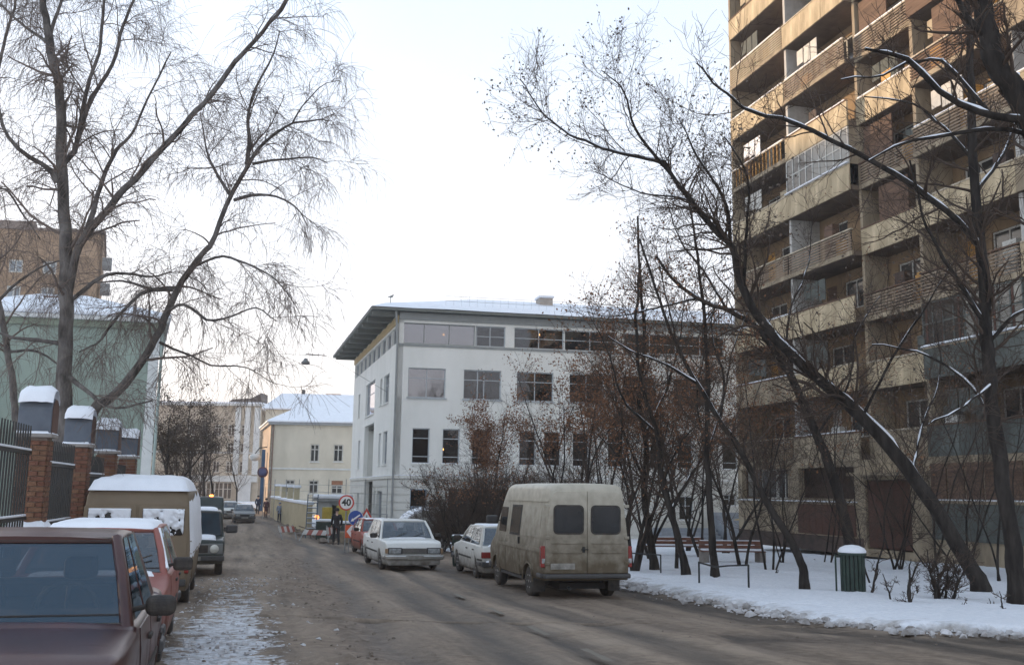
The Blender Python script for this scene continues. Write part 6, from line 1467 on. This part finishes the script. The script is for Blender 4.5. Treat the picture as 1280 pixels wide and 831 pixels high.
# pipe barrier along the works
ba=P(441,641,56); bb=P(484,643,54); r_=thing('pipe_barrier','grey pipe barrier in front of the white building corner','barrier',loc=(ba.x,ba.y,gzf(56)))
d_=bb-ba; b=MB()
for h in (ba.z-gzf(56),(ba.z-gzf(56))*.5): b.tube([(0,0,h),(d_.x,d_.y,h)],.03,6)
b.build('rail',GALV,r_)
for t in (0,.5,1): b=MB(); b.tube([(d_.x*t,d_.y*t,-.2),(d_.x*t,d_.y*t,ba.z-gzf(56))],.03,6); b.build('post',GALV,r_)
# parapet wall of the cream house yard, with capped posts
A=P(338,640,91); Bq=P(384,655,66); A.z=0;Bq.z=0
r_=thing('parapet_wall','low cream parapet wall with snowy coping beside the pavement','wall')
M_PAR=mat('parapet_cream',(.44,.38,.25),.88,.12,1.5,.15)
dv=(Bq-A); Lw=dv.length; FP=Frame((A.x,A.y,0),(dv.x,dv.y),(-dv.y,dv.x))
n_=14; 
def zt_(t): return .0+P(338+46*t,  622+ (9)*t, 91-25*t).z
for k in range(7):
    t0,t1=k/7,(k+1)/7; y0=A.y+dv.y*t0; b=MB(); zt=zt_((t0+t1)/2)
    b.wbox(FP,Lw*t0+.01,Lw*t1-.01,gzf(y0)-.3,zt,0,.3); b.build('wall_section',M_PAR,r_)
    b=MB(); b.wbox(FP,Lw*t0,Lw*t1,zt+.003,zt+.22,-.08,.4); b.build('snow',SNOW,r_,bevel=.06)
for px in (343,351.5,359,367):
    a0=FP.pix(px,622)[0]; t=a0/Lw; zt=zt_(t); b=MB(); zp=P(px,607+4*t,91-25*t).z; b.wbox(FP,a0-.22,a0+.22,zt-.2,zp,.02,.4); b.build('gate_post',M_PAR,r_)
    b=MB(); b.wbox(FP,a0-.32,a0+.32,zp+.003,zp+.2,-.05,.5); b.build('snow',SNOW,r_,bevel=.06)
# site cabin with snowy roof
q=P(396,670,64); r_=thing('site_cabin','grey site cabin with a snow covered roof and open dark front','cabin',loc=(q.x,64,gzf(64)+.05),rz=R(4))
zt=P(410,622,64).z-gzf(64); M_CAB=mat('cabin_grey',(.27,.30,.31),.7,.15,1.5,.1); F0=lambda a,bb,d:Vector((a,d,bb))
b=MB(); wall(b,F0,-.1,1.75,0,zt-.25,[(.85,1.6,.7,zt-.5)],.08); wall(b,lambda a,bb,d:Vector((-.1+d,a,bb)),0,2.2,0,zt-.25,(),.06); wall(b,lambda a,bb,d:Vector((1.75-d,a,bb)),0,2.2,0,zt-.25,(),.06); wall(b,lambda a,bb,d:Vector((a,2.2-d,bb)),-.1,1.75,0,zt-.25,(),.06); b.build('cabin_wall',M_CAB,r_)
b=MB(); b.box(-.3,1.95,-.3,2.5,zt-.25,zt-.12); b.build('roof',GALV,r_)
b=MB(); b.box(-.32,1.97,-.32,2.5,zt-.117,zt+.16); b.build('snow',SNOW,r_,bevel=.1)
b=MB(); b.box(.0,.7,-.03,-.002,.05,2.0); b.build('door',mat('cabin_door',(.36,.38,.38),.6,.1,2,0),r_)
# ladder leaning on it
q=P(388,672,60); r_=thing('ladder','dark blue metal ladder leaning beside the site cabin','ladder',loc=(q.x,60,gzf(60)),rz=R(5)); LB=mat('blue_grey_metal',(.08,.12,.16),.6,.2,3,0)
for s in (-.3,.3): b=MB(); b.tube([(s,0,0),(s,.5,2.55)],.035,6); b.build('stile',LB,r_)
for k in range(8): b=MB(); b.tube([(-.3,.03+.06*k,.25+.3*k),(.3,.03+.06*k,.25+.3*k)],.022,5); b.build('rung',LB,r_)
for k in range(7): b=MB(); b.box(-.28,.28,.02+.06*k,.07+.06*k,.275+.3*k,.31+.3*k); b.build('snow',SNOW,r_)
# generators, crates and boards in front
def crate(label,px,py,D,w_,h_,dp,m,rz_=0,snow=True,name='crate'):
    q=P(px,py,D); r_=thing(name,label,'crate' if name=='crate' else name.replace('_',' '),loc=(q.x,D,gzf(D)+.03),rz=rz_)
    b=MB(); b.box(-w_/2,w_/2,-dp/2,dp/2,.06,h_); b.build('body',m,r_,bevel=.02)
    for k in range(4): b=MB(); b.box(-w_/2-.01+k*(w_-.06)/3,-w_/2+.07+k*(w_-.06)/3,-dp/2-.03,-dp/2-.002,.0,h_-.02); b.build('batten',m,r_)
    if snow: b=MB(); b.box(-w_/2-.03,w_/2+.03,-dp/2-.03,dp/2+.03,h_+.003,h_+.14); b.build('snow',SNOW,r_,bevel=.05)
crate('dark green box with a snowy top left of the person in black',407,672,58,.95,1.0,.8,GREENP)
crate('yellow box on the cabin counter',409,645,62.5,.55,1.75,.4,S_YEL,snow=False,name='machine')
crate('second yellow box above the person in black',429,645,60,.75,1.9,.4,S_YEL,snow=False,name='machine')
crate('dark low container with snow on top behind the signs',431,672,56.5,1.3,.95,.7,mat('dark_crate',(.05,.06,.055),.8,.2,3,.1))
crate('rubble filled wooden crate behind the arrow board',434,676,53,.9,.62,.6,mat('weathered_timber',(.22,.18,.13),.9,.3,3,.2),snow=False)
# striped road barriers tipped over
def barrier(label,px,py,D,rz_,tilt,w_=1.2):
    q=ghit(px,py); D=min(D,q.y+8); r_=thing('road_barrier',label,'barrier',loc=(P(px,py,D).x,D,gzf(D)+.05),rz=rz_)
    r_.rotation_euler.x=tilt
    n_=6
    for k in range(n_): b=MB(); b.box(-w_/2+k*w_/n_,-w_/2+(k+1)*w_/n_-.002,-.02,.02,.45,.8); b.build('stripe_panel',mat('faded_red',(.26,.07,.05),.7,.3,3,0) if k%2 else mat('grubby_white',(.42,.41,.39),.7,.2,3,0),r_)
    for s in (-w_/2+.05,w_/2-.05): b=MB(); b.box(s-.03,s+.03,-.015,.015,0,.9); b.build('leg',GALV,r_)
barrier('red and white barrier leaning at the left end of the works',362,671,57,R(50),-.5,1.1); barrier('striped barrier lying tilted before the ladder',391,674,55,R(-20),-.8,1.8); barrier('striped barrier standing at the feet of the person in black',417,676,54,R(60),-.2,.9)
for i,(px,py) in enumerate(((376,668),(384,671),(398,674))):
    q=ghit(px,py); b=MB(); Mx=Matrix.Rotation(R(20*i-30),4,'Z')@Matrix.Rotation(.25*i-.2,4,'Y'); b.box(-1.3,1.3,-.12,.12,.15+.08*i,.20+.08*i,0,Mx); tag(b.build('plank',mat('weathered_timber',(.22,.18,.13),.9,.3,3,.2),loc=(q.x,q.y,gzf(q.y)+.05),bevel=.005),['grey plank lying left of the ladder','grey plank lying under the ladder','grey plank lying right of the ladder'][i],'plank')
# lit orange bag/lamp by the cabin
q=P(396,646,61.5); b=MB(); b.lathe([(.001,-.14),(.12,-.1),(.15,0),(.1,.1),(.001,.14)],10); tag(b.build('warning_lamp',mat('lit_orange',(1,.4,.1),.5,0,1,0,emit=((1,.30,.08),2.)),loc=q),'small orange warning lamp glowing beside the ladder','lamp')
# mesh fence of thin wires behind the works
r_=thing('wire_fence','thin wire fence with slim posts above the works','fence'); A=P(330,612,88); B2=P(484,618,58)
for k in range(9):
    t=k/8; p=A.lerp(B2,t); b=MB(); b.tube([(p.x,p.y,gzf(p.y)),(p.x,p.y,p.z+.9)],.025,5); b.build('post',GALV,r_)
for h in (-.6,0,.5): b=MB(); b.tube([A+Vector((0,0,h)),B2+Vector((0,0,h))],.012,4); b.build('wire',GALV,r_)

# ================================================================ PEOPLE
SKIN=mat('skin',(.45,.29,.22),.6,.1,3,0)
def skinned(name,V,E,Rd,m,parent,sub=1):
    me=bpy.data.meshes.new(name); me.from_pydata(V,E,[]); me.materials.append(m); o=inst(name,me,parent)
    md=o.modifiers.new('skin','SKIN'); md.use_smooth_shade=True
    sv=me.skin_vertices[0].data
    for i,r in enumerate(Rd): sv[i].radius=(r,r) if not isinstance(r,tuple) else r
    sv[0].use_root=True
    s=o.modifiers.new('sub','SUBSURF'); s.levels=sub; s.render_levels=sub; return o
def person(label,px,py,H,face,coat,legs,hat,D=None,stride=.22,longcoat=False,arm=0.,bag=None,group=None):
    g0=ghit(px,py,.08) if D is None else P(px,py,D); x,y=g0.x,g0.y; k=H/1.75
    r_=thing('person',label,'person',loc=(x,y,gzf(y)+.06),rz=face); s=stride
    J=dict(pel=(0,0,.95),spi=(0,.0,1.12),che=(0,.01,1.33),nec=(0,.01,1.48),hed=(0,-.02,1.58),top=(0,-.01,1.70),
      shl=(.18,0,1.40),ell=(.24,.06+arm*.0,1.14),wrl=(.23,-.10-arm*.1,.94),hal=(.23,-.13-arm*.1,.86),shr=(-.18,0,1.40),elr=(-.24,.05,1.14),wrr=(-.23,-.08,.93),har=(-.23,-.11,.85),
      hil=(.09,0,.90),knl=(.10,-.10*s/.22,.50),anl=(.10,-.02-s*.5,.09),tol=(.10,-.20-s*.5,.04),hir=(-.09,0,.90),knr=(-.10,-.02,.50),anr=(-.10,s,.11),tor=(-.10,s-.15,.04))
    n=list(J); V=[tuple(np.array(J[q])*k) for q in n]; ix={q:i for i,q in enumerate(n)}
    Ed=[('pel','spi'),('spi','che'),('che','nec'),('nec','hed'),('hed','top'),('che','shl'),('shl','ell'),('ell','wrl'),('wrl','hal'),('che','shr'),('shr','elr'),('elr','wrr'),('wrr','har'),('pel','hil'),('hil','knl'),('knl','anl'),('anl','tol'),('pel','hir'),('hir','knr'),('knr','anr'),('anr','tor')]
    Rad=dict(pel=.12,spi=.11,che=.13,nec=.05,hed=.085,top=.06,shl=.06,ell=.042,wrl=.028,hal=.03,shr=.06,elr=.042,wrr=.028,har=.03,hil=.085,knl=.06,anl=.04,tol=.035,hir=.085,knr=.06,anr=.04,tor=.035)
    skinned('body',V,[(ix[a],ix[b]) for a,b in Ed],[Rad[q]*k for q in n],SKIN,r_)
    def sub(nm,names,edges,rad,m):
        i2={q:i for i,q in enumerate(names)}; skinned(nm,[tuple(np.array(J[q] if q in J else X_[q])*k) for q in names],[(i2[a],i2[b]) for a,b in edges],[rad[q]*k for q in names],m,r_)
    X_=dict(hem=(0,.02,.55 if longcoat else .80))
    sub('coat',['pel','spi','che','col','shl','ell','wrl','shr','elr','wrr','hem'] if False else ['pel','spi','che','shl','ell','wrl','shr','elr','wrr','hem'],[('hem','pel'),('pel','spi'),('spi','che'),('che','shl'),('shl','ell'),('ell','wrl'),('che','shr'),('shr','elr'),('elr','wrr')],dict(hem=.19 if longcoat else .15,pel=.16,spi=.155,che=.165,shl=.085,ell=.065,wrl=.05,shr=.085,elr=.065,wrr=.05),coat)
    sub('trousers',['pel','hil','knl','anl','hir','knr','anr'],[('pel','hil'),('hil','knl'),('knl','anl'),('pel','hir'),('hir','knr'),('knr','anr')],dict(pel=.13,hil=.10,knl=.078,anl=.06,hir=.10,knr=.078,anr=.06),legs)
    for q in (('anl','tol'),('anr','tor')):
        b=MB(); a=np.array(J[q[0]])*k; t=np.array(J[q[1]])*k; b.tube([a+[0,.03,0],(a+t)/2-[0,0,.0],t+[0,-.03,0]],[.05*k,.052*k,.04*k],8); b.build('boot',S_BLK,r_)
    hz=1.62*k; b=MB(); b.lathe([(.098*k,hz),(.112*k,hz+.04*k),(.105*k,hz+.10*k),(.06*k,hz+.15*k),(.001,hz+.165*k)],14,m=Matrix.Translation((0,-.01*k,0))); b.build('hat',hat,r_)
    b=MB(); 
    for sx in (-.03,.03): b.lathe([(.001,-.012),(.011,0),(.001,.012)],6,m=Matrix.Translation((sx*k,-.105*k,1.605*k)))
    b.build('eyes',S_BLK,r_); b=MB(); b.prism([(-.012,1.565*k),(.012,1.565*k),(0,1.60*k)],-.125*k,-.095*k,'y'); b.build('nose',SKIN,r_)
    # mitten-free hands: five short fingers on each
    for sx,h in ((1,'hal'),(-1,'har')):
        b=MB(); c0=np.array(J[h])*k
        for q in range(5):
            o_=(q-2)*.016*k; f_=(.05 if q not in(0,4) else .035)*k; b.tube([c0+[0,o_,0],c0+[-sx*.01,o_-.008,-f_*.6],c0+[-sx*.02,o_-.01,-f_]],[.011*k,.010*k,.008*k],5)
        b.build('fingers',SKIN,r_)
    return r_
DK=mat('black_cloth',(.012,.012,.016),.9,.2,5,.1); NV=mat('navy_cloth',(.02,.025,.05),.9,.2,5,.1); MR=mat('maroon_cloth',(.07,.025,.03),.9,.2,5,.1); GB=mat('grey_blue_cloth',(.20,.24,.31),.9,.15,5,.1)
person('person in black coat and trousers standing beside the speed limit sign',420,674.5,1.78,R(200),DK,DK,DK,D=50.5)
person('person in dark jacket walking away, leftmost of the walkers on the pavement',322,639.5,1.78,R(190),NV,DK,DK,D=98)
person('person in long dark maroon coat on the far pavement',332,645,1.7,R(170),MR,MR,DK,D=90,longcoat=True,stride=.08)
person('small person in grey blue jacket walking beside the parapet wall',349,648,1.55,R(15),GB,NV,GB,D=82)
# ================================================================ WINTER HAZE
hm=bpy.data.materials.new('winter_haze'); hm.use_nodes=True; t_=hm.node_tree; t_.nodes.clear(); o_=t_.nodes.new('ShaderNodeOutputMaterial'); v_=t_.nodes.new('ShaderNodeVolumePrincipled')
v_.inputs['Color'].default_value=(.97,.97,1,1); v_.inputs['Density'].default_value=.0008; v_.inputs['Anisotropy'].default_value=.3; t_.links.new(v_.outputs[0],o_.inputs['Volume'])
b=MB(); b.box(-2600,2600,-250,3600,-3,46); o=b.build('haze',hm); o['kind']='stuff'; o['label']='pale winter haze filling the street'
